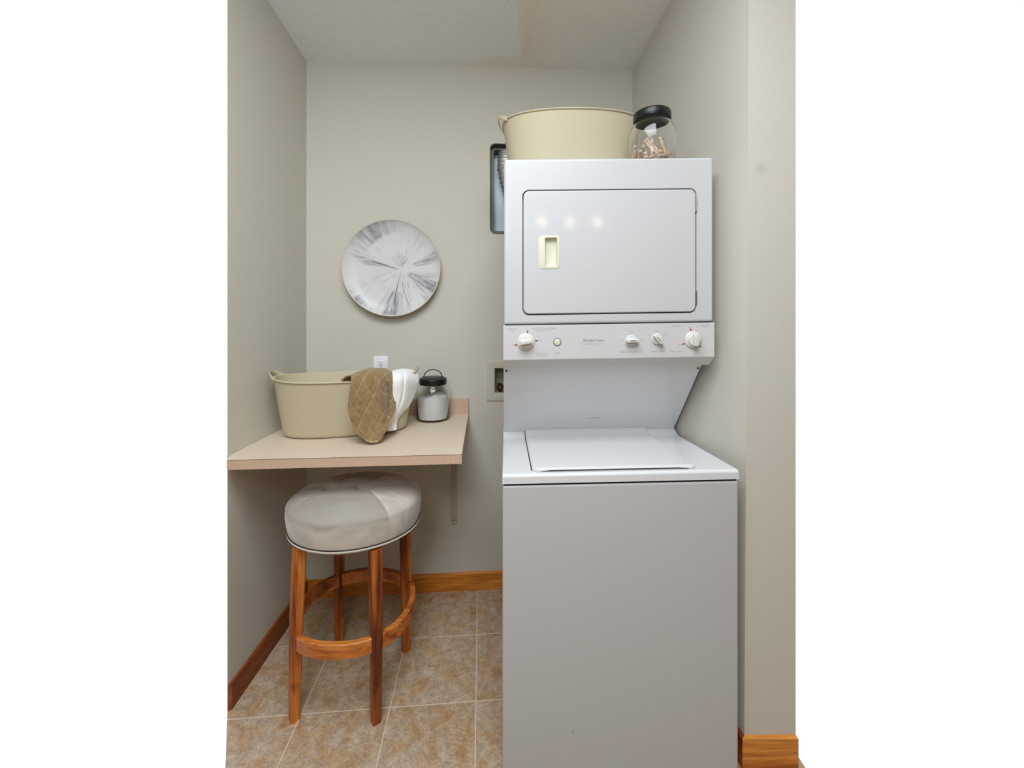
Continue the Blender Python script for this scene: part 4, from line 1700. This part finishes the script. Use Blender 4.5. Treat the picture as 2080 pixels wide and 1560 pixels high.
def cloth(name, net, m, folds, res=(72, 96), thick=0.006):
    rows = [[px(*p) for p in r] for r in net]
    nu, nv = res
    bm = bmesh.new()
    uvl = bm.loops.layers.uv.new('UVMap')
    grid = []
    for j in range(nv + 1):
        t = j / nv
        # sample each column along t, then across
        colp = [catmull([r[i] for r in rows], t) for i in range(len(rows[0]))]
        line = []
        for i in range(nu + 1):
            s = i / nu
            p = catmull(colp, s)
            p.y += folds(s, t)
            line.append(bm.verts.new(p))
        grid.append(line)
    for j in range(nv):
        for i in range(nu):
            f = bm.faces.new((grid[j][i], grid[j + 1][i], grid[j + 1][i + 1], grid[j][i + 1]))
            for l, (a, b) in zip(f.loops, ((i, j), (i, j + 1), (i + 1, j + 1), (i + 1, j))):
                l[uvl].uv = (a / nu, b / nv)
    o = obj(name, bm, m, smooth=80)
    sm = o.modifiers.new('thickness', 'SOLIDIFY')
    sm.thickness = thick
    sm.offset = 0
    return o


tan_net = [
    [(699, 776, 1.60), (716, 776, 1.66), (740, 774, 1.71), (765, 772, 1.75), (785, 772, 1.77), (797, 775, 1.78)],
    [(699, 768, 1.585), (719, 764, 1.62), (742, 757, 1.66), (765, 755, 1.69), (785, 756, 1.71), (798, 763, 1.72)],
    [(712, 764, 1.535), (728, 756, 1.56), (747, 750, 1.585), (766, 748.5, 1.605), (784, 750, 1.625), (799, 757, 1.65)],
    [(713, 774, 1.490), (727, 768, 1.505), (745, 764, 1.525), (764, 763, 1.545), (783, 767, 1.565), (800, 772, 1.60)],
    [(709, 798, 1.475), (726, 798, 1.490), (745, 798, 1.505), (764, 798, 1.525), (782, 800, 1.545), (800, 804, 1.585)],
    [(706, 828, 1.475), (725, 830, 1.488), (744, 830, 1.500), (763, 832, 1.515), (781, 834, 1.530), (799, 832, 1.565)],
    [(709, 854, 1.475), (727, 859, 1.485), (745, 861, 1.495), (763, 863, 1.505), (779, 861, 1.520), (796, 852, 1.550)],
    [(721, 876, 1.478), (735, 881, 1.483), (749, 884, 1.488), (764, 884, 1.495), (777, 878, 1.505), (789, 868, 1.530)],
    [(746, 895, 1.482), (751, 898, 1.484), (757, 899, 1.486), (763, 899.5, 1.488), (769, 897, 1.492), (774, 890, 1.500)],
]


def tan_folds(s, t):
    d = 0.040 * math.exp(-((s - 0.80 - 0.03 * t) / 0.030) ** 2) * max(0, math.sin(PI * min(1, max(0, (t - .36) / .36))))
    d -= 0.014 * math.exp(-((s - 0.70) / 0.06) ** 2) * max(0, math.sin(PI * min(1, max(0, (t - .15) / .6))))
    d += 0.012 * math.exp(-((s - 0.22 - 0.15 * (t - .3)) / 0.05) ** 2) * math.exp(-((t - 0.30) / 0.12) ** 2)
    k = min(1, max(0, (s - .775) / .03))
    d += 0.024 * k * k * (3 - 2 * k) * max(0, math.sin(PI * min(1, max(0, (t - .40) / .42)))) ** 0.7
    d += 0.004 * math.sin(7 * s + 3 * t) * t
    d += 0.003 * noise.noise(Vector((s * 9, t * 9, 2)))
    return d


M_tan = towel_mat('tan_terry', srgb(170, 143, 104), srgb(206, 180, 140), srgb(140, 113, 76), step=4.4)
tan_towel = cloth('bath_towel', tan_net, M_tan, tan_folds)
tag(tan_towel, 'tan quilted terry towel draped over the front rim of the lower tub', 'towel')

bm = bmesh.new()
uvl = bm.loops.layers.uv.new('UVMap')
tube(bm, [px(699, 772, 1.615), px(706, 767.5, 1.60), px(716, 765, 1.59), px(727, 762.5, 1.58), px(737, 761, 1.565), px(744, 760, 1.56)], 0.0125, 12, flat=0.010)
obj('rolled_edge', bm, M_tan, tan_towel, smooth=80)

white_net = [
    [(790, 775, 1.790), (808, 772, 1.810), (826, 770, 1.840), (842, 772, 1.860)],
    [(793, 763, 1.730), (810, 758, 1.750), (828, 757, 1.780), (843, 762, 1.820)],
    [(796, 755, 1.650), (812, 751, 1.672), (830, 751, 1.705), (847, 756, 1.755)],
    [(797, 769, 1.592), (814, 769, 1.610), (832, 768, 1.645), (849, 771, 1.700)],
    [(797, 800, 1.588), (812, 800, 1.610), (827, 800, 1.640), (843, 796, 1.698)],
    [(794, 828, 1.588), (806, 828, 1.608), (818, 828, 1.633), (831, 823, 1.678)],
    [(787, 855, 1.583), (794, 856, 1.598), (801, 855, 1.613), (808, 850, 1.638)],
    [(778, 873, 1.578), (787, 875, 1.588), (796, 875.5, 1.596), (805, 873, 1.608)],
]


def white_folds(s, t):
    return 0.008 * math.exp(-((s - 0.45) / 0.06) ** 2) * math.sin(PI * min(1, t * 1.1)) + 0.003 * math.sin(9 * s + 2 * t) + 0.002 * noise.noise(Vector((s * 9, t * 9, 5)))


M_wt = towel_mat('white_terry', srgb(252, 252, 251), srgb(252, 252, 250), srgb(246, 246, 245), quilt=False)
tag(cloth('hand_towel', white_net, M_wt, white_folds, res=(48, 80)), 'white terry towel draped over the rim beside the tan towel', 'towel')
